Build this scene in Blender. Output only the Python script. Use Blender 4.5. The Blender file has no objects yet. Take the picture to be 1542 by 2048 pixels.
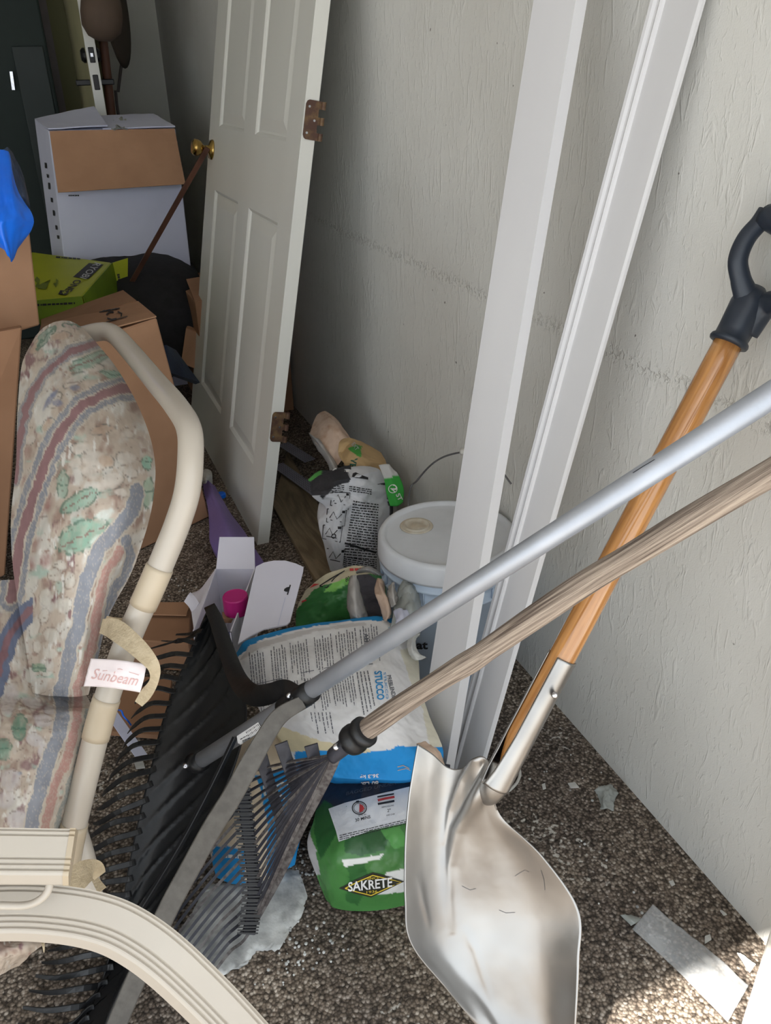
import bpy, bmesh, math, random
import numpy as np
from mathutils import Vector
from mathutils.bvhtree import BVHTree
random.seed(5)
scene = bpy.context.scene
COL = scene.collection
# ------------------------------------------------------------------ camera frame
F, CX, CY, H = 1650.0, 771.0, 1024.0, 1.27
_up = -np.array([79.0, -3076.0, -F]); _up /= np.linalg.norm(_up)
_yy = np.array([14 - CX, CY - 158, -F]); _yy -= _up * (_yy @ _up); _yy /= np.linalg.norm(_yy)
_xx = np.cross(_yy, _up)
RW = np.array([_xx, _yy, _up])
EYE = np.array([0, 0, H])
def ray(u, v): return RW @ np.array([(u - CX) / F, -(v - CY) / F, -1.0])
def Z(u, v, z=0.0): d = ray(u, v); return d * ((z - H) / d[2]) + EYE      # on a level plane
def X(u, v, x): d = ray(u, v); return d * (x / d[0]) + EYE                  # on a plane parallel to the wall
def Y(u, v, y): d = ray(u, v); return d * (y / d[1]) + EYE                  # on a plane across the garage
def D(u, v, t): return ray(u, v) * t + EYE                                  # at a distance from the lens
def pix(P):
    P = np.atleast_2d(P); c = (P - EYE) @ RW
    return CX + F * c[:, 0] / -c[:, 2], CY - F * c[:, 1] / -c[:, 2]
cam = bpy.data.cameras.new('camera'); cam.sensor_fit = 'VERTICAL'; cam.sensor_height = 24.0
cam.lens = 24.0 * F / 2048.0; cam.clip_start = 0.02
camo = bpy.data.objects.new('camera', cam); COL.objects.link(camo)
from mathutils import Matrix
m4 = Matrix([list(RW[0]) + [0], list(RW[1]) + [0], list(RW[2]) + [H], [0, 0, 0, 1]])
camo.matrix_world = m4
scene.camera = camo
# ------------------------------------------------------------------ colour and materials
def lin(c):
    c = np.array(c, float) / 255.0
    return np.where(c <= 0.04045, c / 12.92, ((c + 0.055) / 1.055) ** 2.4)
def mat(name, c, rough=0.6, metal=0.0, c2=None, scale=20.0, bump=0.0, bscale=60.0, stretch=(1, 1, 1), spec=0.5,
        detail=3.0, vcol=False, coat=0.0, ramp=(0.35, 0.65), trans=0.0, dist=0.0):
    m = bpy.data.materials.new(name); m.use_nodes = True
    n = m.node_tree.nodes; l = m.node_tree.links; b = n['Principled BSDF']
    b.inputs['Roughness'].default_value = rough; b.inputs['Metallic'].default_value = metal
    b.inputs['Specular IOR Level'].default_value = spec
    b.inputs['Coat Weight'].default_value = coat
    b.inputs['Transmission Weight'].default_value = trans
    tc = n.new('ShaderNodeTexCoord'); mp = n.new('ShaderNodeMapping'); mp.inputs['Scale'].default_value = stretch
    l.new(tc.outputs['Object'], mp.inputs['Vector'])
    nz = n.new('ShaderNodeTexNoise'); nz.inputs['Scale'].default_value = scale; nz.inputs['Detail'].default_value = detail
    nz.inputs['Distortion'].default_value = dist
    l.new(mp.outputs['Vector'], nz.inputs['Vector'])
    rp = n.new('ShaderNodeValToRGB'); e = rp.color_ramp.elements
    ca = tuple(lin(c)) + (1,)
    cb = tuple(lin(c2)) + (1,) if c2 is not None else tuple(lin(c) * 0.9) + (1,)
    e[0].position, e[1].position = ramp; e[0].color = cb; e[1].color = ca
    l.new(nz.outputs['Fac'], rp.inputs['Fac'])
    if vcol:
        at = n.new('ShaderNodeAttribute'); at.attribute_name = 'Col'
        mx = n.new('ShaderNodeMix'); mx.data_type = 'RGBA'; mx.blend_type = 'MULTIPLY'; mx.inputs['Factor'].default_value = 1.0
        k_ = 0.72 if name == 'printed_cushion_fabric' else 1.0
        e[0].color = (0.88 * k_, 0.88 * k_, 0.88 * k_, 1); e[1].color = (k_, k_, k_, 1)
        l.new(at.outputs['Color'], mx.inputs['A']); l.new(rp.outputs['Color'], mx.inputs['B'])
        l.new(mx.outputs['Result'], b.inputs['Base Color'])
    else:
        l.new(rp.outputs['Color'], b.inputs['Base Color'])
    if bump:
        nb = n.new('ShaderNodeTexNoise'); nb.inputs['Scale'].default_value = bscale; nb.inputs['Detail'].default_value = 4
        l.new(mp.outputs['Vector'], nb.inputs['Vector'])
        bp = n.new('ShaderNodeBump'); bp.inputs['Strength'].default_value = bump; bp.inputs['Distance'].default_value = 0.004
        l.new(nb.outputs['Fac'], bp.inputs['Height']); l.new(bp.outputs['Normal'], b.inputs['Normal'])
    return m
# ------------------------------------------------------------------ objects
def tag(o, label=None, cat=None, group=None, kind=None):
    if label: o['label'] = label
    if cat: o['category'] = cat
    if group: o['group'] = group
    if kind: o['kind'] = kind
    return o
ORG = {}
def thing(name, loc, label, cat, group=None):
    o = bpy.data.objects.new(name, None); COL.objects.link(o); o.location = [float(a) for a in loc]
    o.empty_display_size = 0.05
    ORG[o] = np.array(loc, float)
    return tag(o, label, cat, group)
ALLV = {}
def mk(name, V, Fc, m, parent=None, smooth=False, col=None, base=None, label=None, cat=None, group=None, kind=None, mi=None):
    V = np.asarray(V, float)
    if parent is not None: org = ORG[parent]
    elif base is not None: org = np.array(base, float)
    else: org = np.array([V[:, 0].mean(), V[:, 1].mean(), V[:, 2].min()])
    me = bpy.data.meshes.new(name)
    me.from_pydata((V - org).tolist(), [], [list(map(int, f)) for f in Fc])
    ms = m if isinstance(m, (list, tuple)) else [m]
    for q in ms: me.materials.append(q)
    if mi is not None: me.polygons.foreach_set('material_index', np.asarray(mi, dtype=np.int32))
    if smooth: me.polygons.foreach_set('use_smooth', [True] * len(me.polygons))
    if col is not None:
        a = me.color_attributes.new('Col', 'FLOAT_COLOR', 'POINT')
        c4 = np.ones((len(V), 4), np.float32); c4[:, :3] = col
        a.data.foreach_set('color', c4.ravel())
    me.update()
    o = bpy.data.objects.new(name, me); COL.objects.link(o)
    if parent is not None:
        o.parent = parent
    else: o.location = org.tolist()
    ORG[o] = org; ALLV[o] = (V, Fc)
    return tag(o, label, cat, group, kind)
def fixn(V, Fc, merge=0.0):
    bm = bmesh.new(); vs = [bm.verts.new(v) for v in V]
    for f in Fc:
        try: bm.faces.new([vs[i] for i in f])
        except ValueError: pass
    if merge: bmesh.ops.remove_doubles(bm, verts=bm.verts, dist=merge)
    bmesh.ops.recalc_face_normals(bm, faces=bm.faces)
    bm.verts.index_update()
    V2 = np.array([v.co[:] for v in bm.verts]); F2 = [[v.index for v in f.verts] for f in bm.faces]
    bm.free(); return V2, F2
def hexa(c8, bev=0.0, seg=2):                       # eight corners: bottom ring, top ring
    V = [np.array(c, float) for c in c8]
    Fc = [(0, 3, 2, 1), (4, 5, 6, 7), (0, 1, 5, 4), (1, 2, 6, 5), (2, 3, 7, 6), (3, 0, 4, 7)]
    bm = bmesh.new(); vs = [bm.verts.new(v) for v in V]
    for f in Fc: bm.faces.new([vs[i] for i in f])
    bmesh.ops.recalc_face_normals(bm, faces=bm.faces)
    if bev: bmesh.ops.bevel(bm, geom=list(bm.edges), offset=bev, segments=seg, profile=0.5, affect='EDGES')
    bm.verts.index_update()
    V2 = np.array([v.co[:] for v in bm.verts]); F2 = [[v.index for v in f.verts] for f in bm.faces]
    bm.free(); return V2, F2
def box(x0, x1, y0, y1, z0, z1, bev=0.0):
    return hexa([(x0, y0, z0), (x1, y0, z0), (x1, y1, z0), (x0, y1, z0), (x0, y0, z1), (x1, y0, z1), (x1, y1, z1), (x0, y1, z1)], bev)
def obox(o, ex, ey, ez, bev=0.0):                   # origin corner and three edge vectors
    o, ex, ey, ez = [np.array(a, float) for a in (o, ex, ey, ez)]
    return hexa([o, o + ex, o + ex + ey, o + ey, o + ez, o + ex + ez, o + ex + ey + ez, o + ey + ez], bev)
def join(*parts):
    V = []; Fc = []; k = 0
    for v, f in parts:
        V.append(np.asarray(v, float)); Fc += [[i + k for i in q] for q in f]; k += len(v)
    return np.vstack(V), Fc
def unit(v): v = np.array(v, float); return v / (np.linalg.norm(v) + 1e-12)
def crom(P, n):                                     # Catmull-Rom resample of any array of points
    P = np.array(P, float); k = len(P)
    E = np.concatenate([[2 * P[0] - P[1]], P, [2 * P[-1] - P[-2]]])
    t = np.linspace(0, k - 1, n); i = np.minimum(t.astype(int), k - 2); f = (t - i).reshape((-1,) + (1,) * (P.ndim - 1))
    a, b, c, d = E[i], E[i + 1], E[i + 2], E[i + 3]
    return 0.5 * ((2 * b) + (c - a) * f + (2 * a - 5 * b + 4 * c - d) * f ** 2 + (3 * b - a - 3 * c + d) * f ** 3)
def frames(path, upv=None):
    T = np.gradient(path, axis=0); T /= np.linalg.norm(T, axis=1)[:, None] + 1e-12
    N = []
    if upv is not None:
        up = np.array(upv, float)
        for k, t in enumerate(T):
            u = up if up.ndim == 1 else up[k]
            n = u - t * (u @ t); N.append(unit(n))
    else:
        a = np.array([0, 0, 1.0]) if abs(T[0][2]) < 0.9 else np.array([1.0, 0, 0])
        n = unit(a - T[0] * (a @ T[0])); N.append(n)
        for t in T[1:]:
            n = unit(n - t * (n @ t)); N.append(n)
    N = np.array(N); B = np.cross(T, N); return T, N, B
def sweep(path, prof, upv=None, scale=None, closed_prof=True, cap=True):
    """prof: (k,2) points along (B,N); path (n,3)"""
    path = np.array(path, float); prof = np.array(prof, float); n = len(path); k = len(prof)
    T, N, B = frames(path, upv)
    sc = np.ones(n) if scale is None else np.array(scale, float)
    V = (path[:, None, :] + sc[:, None, None] * (prof[None, :, 0, None] * B[:, None, :] + prof[None, :, 1, None] * N[:, None, :])).reshape(-1, 3)
    Fc = []; kk = k if closed_prof else k - 1
    for i in range(n - 1):
        for j in range(kk):
            a = i * k + j; b = i * k + (j + 1) % k
            Fc.append((a, b, b + k, a + k))
    if cap and closed_prof: Fc.append(tuple(range(k))[::-1]); Fc.append(tuple((n - 1) * k + j for j in range(k)))
    return V, Fc
def circ(r, k=16, ry=None):
    a = np.linspace(0, 2 * math.pi, k, endpoint=False); return np.stack([r * np.cos(a), (ry or r) * np.sin(a)], 1)
def rect(w, h, b=0.0):
    if not b: return np.array([(-w / 2, -h / 2), (w / 2, -h / 2), (w / 2, h / 2), (-w / 2, h / 2)])
    x, y = w / 2, h / 2
    return np.array([(-x + b, -y), (x - b, -y), (x, -y + b), (x, y - b), (x - b, y), (-x + b, y), (-x, y - b), (-x, -y + b)])
def tube(pts, r, n=None, k=16, scale=None, smooth=True):
    P = crom(pts, n) if n else np.array(pts, float)
    sc = None if scale is None else (crom(np.array(scale, float)[:, None], len(P))[:, 0])
    return sweep(P, circ(r, k), scale=sc)
def lathe(o, axis, prof, k=40, xdir=None):          # prof: (r, h) list
    ax = unit(axis); a = np.array(xdir, float) if xdir is not None else (np.array([1.0, 0, 0]) if abs(ax[0]) < 0.9 else np.array([0, 1.0, 0]))
    e1 = unit(a - ax * (a @ ax)); e2 = np.cross(ax, e1); o = np.array(o, float)
    V = []; Fc = []
    for r, h in prof:
        for j in range(k):
            t = 2 * math.pi * j / k; V.append(o + ax * h + (e1 * math.cos(t) + e2 * math.sin(t)) * max(r, 1e-5))
    for i in range(len(prof) - 1):
        for j in range(k):
            a_ = i * k + j; b_ = i * k + (j + 1) % k; Fc.append((a_, b_, b_ + k, a_ + k))
    Fc.append(tuple(range(k))[::-1]); Fc.append(tuple((len(prof) - 1) * k + j for j in range(k)))
    return np.array(V), Fc
# ------------------------------------------------------------------ smooth patches and pillows
def vnoise(x, y, seed=0):
    xi = np.floor(x).astype(np.int64); yi = np.floor(y).astype(np.int64); fx = x - xi; fy = y - yi
    fx = fx * fx * (3 - 2 * fx); fy = fy * fy * (3 - 2 * fy)
    def h(a, b):
        n = (a * 374761393 + b * 668265263 + seed * 1442695041) & 0x7fffffff
        n = ((n ^ (n >> 13)) * 1274126177) & 0x7fffffff
        return ((n ^ (n >> 16)) & 0xffff) / 65535.0
    return (h(xi, yi) * (1 - fx) + h(xi + 1, yi) * fx) * (1 - fy) + (h(xi, yi + 1) * (1 - fx) + h(xi + 1, yi + 1) * fx) * fy
def fbm(x, y, seed=0, o=4):
    s = 0; a = 0.5
    for i in range(o): s = s + a * (vnoise(x * 2 ** i, y * 2 ** i, seed + i) - 0.5); a *= 0.5
    return s
def dense(ctrl, n, m):                              # rows v, columns u -> (n, m, 3)
    A = np.array(ctrl, float)
    A = crom(A, n); A = crom(A.transpose(1, 0, 2), m).transpose(1, 0, 2); return A
def gridf(n, m, k=0, flip=False):
    Fc = []
    for i in range(n - 1):
        for j in range(m - 1):
            a = k + i * m + j; q = (a, a + 1, a + m + 1, a + m)
            Fc.append(q[::-1] if flip else q)
    return Fc
def pnormals(P):
    du = np.gradient(P, axis=1); dv = np.gradient(P, axis=0); N = np.cross(du, dv)
    N /= np.linalg.norm(N, axis=2)[..., None] + 1e-12
    c = P.reshape(-1, 3).mean(0)
    if ((EYE - c) * N.reshape(-1, 3).mean(0)).sum() < 0: N = -N
    return N
def pillow(ctrl, back, n=80, m=80, wr=0.0, ws=6.0, seed=1, pw=2.2, wfun=None, floor=None, pe=0.42):
    """front surface through ctrl; back surface = front pushed along 'back' and closed at the rim"""
    P = dense(ctrl, n, m); N = pnormals(P)
    v, u = np.meshgrid(np.linspace(0, 1, n), np.linspace(0, 1, m), indexing='ij')
    e = ((1 - np.abs(2 * u - 1) ** pw) * (1 - np.abs(2 * v - 1) ** pw)); e = np.clip(e, 0, 1) ** pe
    if wr: P = P + N * (wr * fbm(u * ws, v * ws, seed))[..., None] * (0.35 + 0.65 * e[..., None])
    if wfun is not None: P = P + N * (wfun(u, v) * e)[..., None]
    back = np.array(back, float)
    B = P + back * e[..., None]
    if floor is not None:
        B[..., 2] = np.maximum(B[..., 2], floor); P[..., 2] = np.maximum(P[..., 2], floor)
    V = np.vstack([P.reshape(-1, 3), B.reshape(-1, 3)])
    Fc = gridf(n, m) + gridf(n, m, n * m, True)
    return V, Fc, P
def sheet(ctrl, n=24, m=24, t=0.001, wr=0.0, ws=5.0, seed=1):
    """thin solid sheet (paper, card) with a real thickness"""
    P = dense(ctrl, n, m); N = pnormals(P)
    v, u = np.meshgrid(np.linspace(0, 1, n), np.linspace(0, 1, m), indexing='ij')
    if wr: P = P + N * (wr * fbm(u * ws, v * ws, seed))[..., None]
    B = P - N * t
    V = np.vstack([P.reshape(-1, 3), B.reshape(-1, 3)]); K = n * m
    Fc = gridf(n, m) + gridf(n, m, K, True)
    ring = [j for j in range(m)] + [i * m + m - 1 for i in range(1, n)] + [(n - 1) * m + j for j in range(m - 2, -1, -1)] + [i * m for i in range(n - 2, 0, -1)]
    for a, b in zip(ring, ring[1:] + ring[:1]): Fc.append((b, a, a + K, b + K))
    return V, Fc
def quadsheet(c4, n=12, m=12, t=0.002, **k):         # corners tl, tr, br, bl
    tl, tr, br, bl = [np.array(c, float) for c in c4]
    return sheet([[tl, (tl + tr) / 2, tr], [(tl + bl) / 2, (tl + tr + br + bl) / 4, (tr + br) / 2], [bl, (bl + br) / 2, br]], n, m, t, **k)
# ------------------------------------------------------------------ prints that lie on a surface
class Target:
    def __init__(self, *objs):
        V, Fc = join(*[ALLV[o] for o in objs])
        self.t = BVHTree.FromPolygons([tuple(v) for v in V], [tuple(f) for f in Fc])
    def hit(self, u, v, off):
        d = ray(u, v); d = d / np.linalg.norm(d)
        h = self.t.ray_cast(Vector(EYE), Vector(d))
        if h[0] is None:
            return None
        n = np.array(h[1][:]);
        if n @ d > 0: n = -n
        return np.array(h[0][:]) + n * off
def project(T, P2, Fc, off):
    pts = [T.hit(u, v, off) for u, v in P2]
    ok = [p is not None for p in pts]; idx = {}; V = []
    for i, p in enumerate(pts):
        if p is not None: idx[i] = len(V); V.append(p)
    F2 = [[idx[i] for i in f] for f in Fc if all(ok[i] for i in f)]
    if not F2: return None
    V = np.array(V); F3 = []
    for f in F2:                                    # drop faces torn across a fold
        q = V[f]; 
        if np.abs(q - q.mean(0)).max() < 0.05: F3.append(f)
    return V, F3
def orient(V, Fc):
    out = []
    for f in Fc:
        a, b, c = V[f[0]], V[f[1]], V[f[2]]
        n = np.cross(b - a, c - a); out.append(f if n @ (EYE - a) > 0 else f[::-1])
    return out
def poly2(pts, mx=14.0):
    bm = bmesh.new(); vs = [bm.verts.new((p[0], p[1], 0)) for p in pts]; bm.faces.new(vs)
    bmesh.ops.triangulate(bm, faces=bm.faces)
    for _ in range(7):
        es = [e for e in bm.edges if e.calc_length() > mx]
        if not es: break
        bmesh.ops.subdivide_edges(bm, edges=es, cuts=1); bmesh.ops.triangulate(bm, faces=[f for f in bm.faces if len(f.verts) > 3])
    bm.verts.index_update()
    r = [(v.co.x, v.co.y) for v in bm.verts], [[v.index for v in f.verts] for f in bm.faces]
    bm.free(); return r
_tc = {}
def text2(s, bold=0.0):
    if (s, bold) in _tc: return _tc[(s, bold)]
    cu = bpy.data.curves.new('lettering', 'FONT'); cu.body = s; cu.resolution_u = 3; cu.offset = bold; cu.fill_mode = 'FRONT'
    o = bpy.data.objects.new('lettering', cu); COL.objects.link(o)
    dg = bpy.context.evaluated_depsgraph_get(); dg.update()
    me = bpy.data.meshes.new_from_object(o.evaluated_get(dg))
    V = np.array([v.co[:2] for v in me.vertices]); Fc = [list(p.vertices) for p in me.polygons]
    bpy.data.objects.remove(o); bpy.data.curves.remove(cu); bpy.data.meshes.remove(me)
    V = V - V.min(0); sz = V.max(0); V = V / sz
    _tc[(s, bold)] = (V, Fc); return V, Fc
class Print:
    """collects several px-space shapes of one colour into one mesh"""
    def __init__(self, T, off=0.0012): self.T = T; self.parts = []; self.off = off
    def add(self, P2, Fc, off=None):
        r = project(self.T, P2, Fc, self.off if off is None else off)
        if r is not None and len(r[1]): self.parts.append((r[0], orient(r[0], r[1])))
        return self
    def poly(self, pts, mx=14.0, off=None): return self.add(*poly2(pts, mx), off=off)
    def text(self, s, p0, p1, h, bold=0.0, off=None):
        V, Fc = text2(s, bold); p0 = np.array(p0, float); p1 = np.array(p1, float); h = np.array(h, float)
        return self.add([tuple(p0 + (p1 - p0) * a + h * b) for a, b in V], Fc, off)
    def line(self, pts, w, off=None, closed=False):
        P = np.array(pts, float)
        if closed: P = np.vstack([P, P[:1]])
        T = np.gradient(P, axis=0); T /= np.linalg.norm(T, axis=1)[:, None] + 1e-9
        Nn = np.stack([-T[:, 1], T[:, 0]], 1) * w / 2
        V = np.vstack([P + Nn, P - Nn]); k = len(P)
        return self.add([tuple(v) for v in V], [(i, i + 1, k + i + 1, k + i) for i in range(k - 1)], off)
    def dashes(self, p0, p1, w, rng, gap=0.25, lo=3, hi=9):      # a line of print too small to read
        p0 = np.array(p0, float); p1 = np.array(p1, float); L = np.linalg.norm(p1 - p0); d = (p1 - p0) / L; s = 0
        while s < L:
            q = rng.uniform(lo, hi); e = min(L, s + q)
            self.line([p0 + d * s, p0 + d * (s + e) / 2, p0 + d * e], w * rng.uniform(0.8, 1.1)); s = e + q * gap
        return self
    def build(self, name, m, parent, label=None):
        if not self.parts: return None
        V, Fc = join(*self.parts); return mk(name, V, Fc, m, parent, label=label)
SKY, SUN, EXPO = 2.3, 21.0, 0.0
# ================================================================== MATERIALS
M = {}
M['drywall'] = mat('drywall_paint', (222, 222, 214), 0.85, c2=(216, 216, 208), scale=3, bump=0.15, bscale=200)
M['ceiling'] = mat('ceiling_paint', (232, 230, 224), 0.9)
M['door'] = mat('door_enamel', (216, 216, 210), 0.42, c2=(212, 212, 206), scale=4, bump=0.04, bscale=90, stretch=(1, 1, 0.1))
M['trim'] = mat('white_primer', (216, 216, 218), 0.5, c2=(210, 210, 213), scale=6, bump=0.03, bscale=60, stretch=(1, 1, 0.1))
M['jamb'] = mat('jamb_paint', (225, 222, 215), 0.6, c2=(205, 200, 190), scale=30, bump=0.2)
M['rust'] = mat('rusty_brass', (120, 96, 66), 0.55, 0.4, c2=(84, 60, 50), scale=50, bump=0.3, ramp=(0.45, 0.7))
M['brass'] = mat('polished_brass', (190, 160, 95), 0.22, 1.0, c2=(160, 130, 75))
M['brownwood'] = mat('brown_stick_wood', (98, 62, 46), 0.6, c2=(70, 42, 32), scale=12, stretch=(1, 1, 0.2))
M['card'] = mat('brown_cardboard', (172, 132, 102), 0.85, c2=(163, 124, 95), scale=9, bump=0.05, bscale=150)
M['card2'] = mat('darker_cardboard', (154, 116, 88), 0.85, c2=(144, 107, 80), scale=9)
M['cardwhite'] = mat('white_cardboard', (206, 209, 228), 0.8, c2=(198, 201, 222), scale=5)
M['paperwhite'] = mat('white_carton_inside', (226, 224, 236), 0.6, c2=(220, 218, 231), scale=5)
M['ink'] = mat('black_ink', (34, 34, 38), 0.6)
M['inkgrey'] = mat('grey_ink', (98, 100, 108), 0.7)
M['lime'] = mat('lime_box_print', (170, 178, 22), 0.5, c2=(164, 172, 20), scale=6)
M['green_side'] = mat('green_box_print', (120, 150, 28), 0.5, c2=(104, 134, 24), scale=6)
M['tool'] = mat('printed_tool_green', (112, 128, 26), 0.6, c2=(92, 106, 22), scale=20)
M['blueplastic'] = mat('blue_plastic', (8, 120, 250), 0.35, c2=(6, 108, 238), scale=10, bump=0.3, bscale=30)
M['navyplastic'] = mat('navy_plastic', (52, 66, 92), 0.4, c2=(38, 50, 74), scale=14, bump=0.3, bscale=30)
M['blackcloth'] = mat('black_fabric', (30, 30, 33), 0.9, c2=(22, 22, 25), scale=30, bump=0.4, bscale=80)
M['darkcab'] = mat('dark_cabinet', (42, 52, 52), 0.6, c2=(34, 44, 44), scale=3)
M['olive'] = mat('olive_panel', (120, 118, 84), 0.8, c2=(108, 106, 74), scale=2, stretch=(1, 1, 0.2))
M['frame_grey'] = mat('grey_door_frame', (120, 112, 112), 0.7)
M['blackmetal'] = mat('black_metal', (26, 26, 28), 0.4, 0.3)
M['steel'] = mat('bright_steel', (205, 205, 208), 0.25, 1.0, c2=(190, 190, 195), scale=80)
M['alu'] = mat('aluminium_tube', (178, 182, 190), 0.46, 0.55, c2=(166, 170, 178), scale=14, bump=0.05, bscale=120, spec=0.4)
M['blackplastic'] = mat('black_rake_plastic', (23, 24, 26), 0.42, c2=(20, 21, 24), scale=14, bump=0.1, bscale=80)
M['brace'] = mat('dusty_grey_plastic', (92, 88, 82), 0.55, c2=(78, 74, 69), scale=60, bump=0.1, bscale=200)
M['oldrake'] = mat('worn_dark_rake_plastic', (58, 58, 66), 0.5, c2=(42, 42, 50), scale=40, bump=0.2, bscale=150)
M['oldrake2'] = mat('worn_rake_rod', (98, 94, 92), 0.55, c2=(66, 60, 60), scale=120, bump=0.25, bscale=200, ramp=(0.4, 0.6))
M['tan'] = mat('cream_powder_coat', (180, 172, 160), 0.36, c2=(176, 167, 155), scale=6, coat=0.15)
M['tan2'] = mat('yellowed_sleeve', (184, 170, 148), 0.4, c2=(176, 161, 138), scale=18)
M['strap'] = mat('cream_tie_webbing', (186, 170, 142), 0.9, c2=(170, 154, 126), scale=60, bump=0.5, bscale=300)
M['label'] = mat('white_fabric_label', (236, 226, 226), 0.8, c2=(230, 218, 218), scale=30)
M['pinkink'] = mat('faded_pink_lettering', (216, 176, 172), 0.8)
M['cushion'] = mat('printed_cushion_fabric', (255, 255, 255), 0.62, scale=45, vcol=True, bump=0.12, bscale=60)
M['bag'] = mat('printed_paper_bag', (255, 255, 255), 0.7, scale=14, vcol=True, bump=0.45, bscale=26)
M['bagp'] = mat('printed_plastic_bag', (255, 255, 255), 0.34, scale=16, vcol=True, bump=0.35, bscale=24)
M['bagpaper'] = mat('torn_brown_paper', (176, 142, 118), 0.9, c2=(206, 180, 160), scale=22, bump=0.6, bscale=50, ramp=(0.5, 0.75))
M['liner'] = mat('torn_grey_liner', (176, 172, 168), 0.6, c2=(150, 146, 142), scale=22, bump=0.5, bscale=40)
M['tearshade'] = mat('painted_tear_shade', (92, 88, 94), 0.7, c2=(70, 66, 72), scale=12, bump=0.4, bscale=30)  # dark tone standing in for the shade inside the torn bag
M['bagwhite'] = mat('white_bag_print', (228, 230, 234), 0.5, c2=(220, 222, 227), scale=12)
M['inkblue'] = mat('blue_ink', (36, 140, 200), 0.6)
M['white'] = mat('white_print', (232, 232, 232), 0.6)
M['red'] = mat('red_print', (196, 60, 60), 0.6)
M['yellow'] = mat('yellow_print', (222, 196, 64), 0.6)
M['darkprint'] = mat('dark_olive_print', (46, 48, 38), 0.5)
M['greenprint'] = mat('green_print', (60, 150, 60), 0.5)
M['greytext'] = mat('pale_print', (196, 200, 204), 0.6)
M['bucket'] = mat('pale_blue_pail_plastic', (196, 212, 230), 0.42, c2=(190, 206, 225), scale=6)
M['lid'] = mat('grey_white_lid_plastic', (214, 217, 222), 0.45, c2=(206, 209, 214), scale=14, bump=0.05, bscale=60)
M['spout'] = mat('cream_spout_cap', (206, 200, 186), 0.5, c2=(186, 172, 150), scale=40)
M['wire'] = mat('galvanised_wire', (120, 120, 124), 0.4, 0.8)
M['plank'] = mat('dirty_pine', (138, 122, 98), 0.8, c2=(104, 90, 70), scale=5, stretch=(5, 0.8, 5), bump=0.3, bscale=30, dist=1.5)
M['pink'] = mat('magenta_cap', (196, 34, 128), 0.45, c2=(186, 30, 120), scale=5)
M['navy'] = mat('navy_carton_print', (34, 44, 92), 0.5)
M['purple'] = mat('purple_plastic', (122, 104, 158), 0.55, c2=(112, 94, 148), scale=8, bump=0.2)
M['aluscoop'] = mat('brushed_aluminium', (180, 178, 175), 0.36, 1.0, c2=(150, 147, 144), scale=5, bump=0.05, bscale=40, ramp=(0.36, 0.62))
M['varnish'] = mat('varnished_ash', (198, 142, 82), 0.22, c2=(160, 108, 58), scale=9, stretch=(9, 9, 0.7), coat=0.9, dist=1.0, ramp=(0.3, 0.7))
M['grip'] = mat('navy_black_grip', (38, 46, 58), 0.4, c2=(34, 41, 52), scale=20)
M['oldwood'] = mat('weathered_wood', (176, 160, 144), 0.85, c2=(96, 82, 72), scale=9, bump=0.6, bscale=30)
M['plaster'] = mat('spilled_plaster', (214, 215, 212), 0.9, c2=(150, 151, 150), scale=26, bump=0.6, bscale=60, ramp=(0.32, 0.62))
M['paper'] = mat('scrap_paper', (205, 205, 200), 0.8, c2=(188, 188, 184), scale=60, bump=0.4)
M['string'] = mat('white_cord', (206, 204, 198), 0.8)
M['bead'] = mat('perforated_grey_vinyl', (150, 148, 160), 0.5, c2=(138, 136, 150), scale=14)
M['hole'] = mat('perforation', (60, 58, 66), 0.9)
def strand(m, path_dir):                              # wood grain stretched along a handle
    n = m.node_tree.nodes; l = m.node_tree.links
    mp = [q for q in n if q.type == 'MAPPING'][0]
    d = unit(path_dir); v = Vector(d).to_track_quat('Z', 'Y').to_euler()
    m2 = n.new('ShaderNodeMapping'); m2.vector_type = 'TEXTURE'; m2.inputs['Rotation'].default_value = v
    tc = [q for q in n if q.type == 'TEX_COORD'][0]
    l.new(tc.outputs['Object'], m2.inputs['Vector']); l.new(m2.outputs['Vector'], mp.inputs['Vector'])
    mp.inputs['Scale'].default_value = (32, 32, 0.8) if 'weathered' in m.name else (12, 12, 0.9)
def film_mat():
    m = mat('clear_packing_film', (225, 228, 230), 0.25, c2=(205, 208, 210), scale=20, bump=0.3, bscale=40)
    m.node_tree.nodes['Principled BSDF'].inputs['Alpha'].default_value = 0.32
    return m
M['film'] = film_mat()
def clear_mat():
    m = mat('cloudy_plastic_film', (190, 194, 190), 0.3, c2=(165, 170, 165), scale=20, bump=0.4, bscale=40)
    m.node_tree.nodes['Principled BSDF'].inputs['Alpha'].default_value = 0.7
    return m
M['clear'] = clear_mat()
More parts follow.
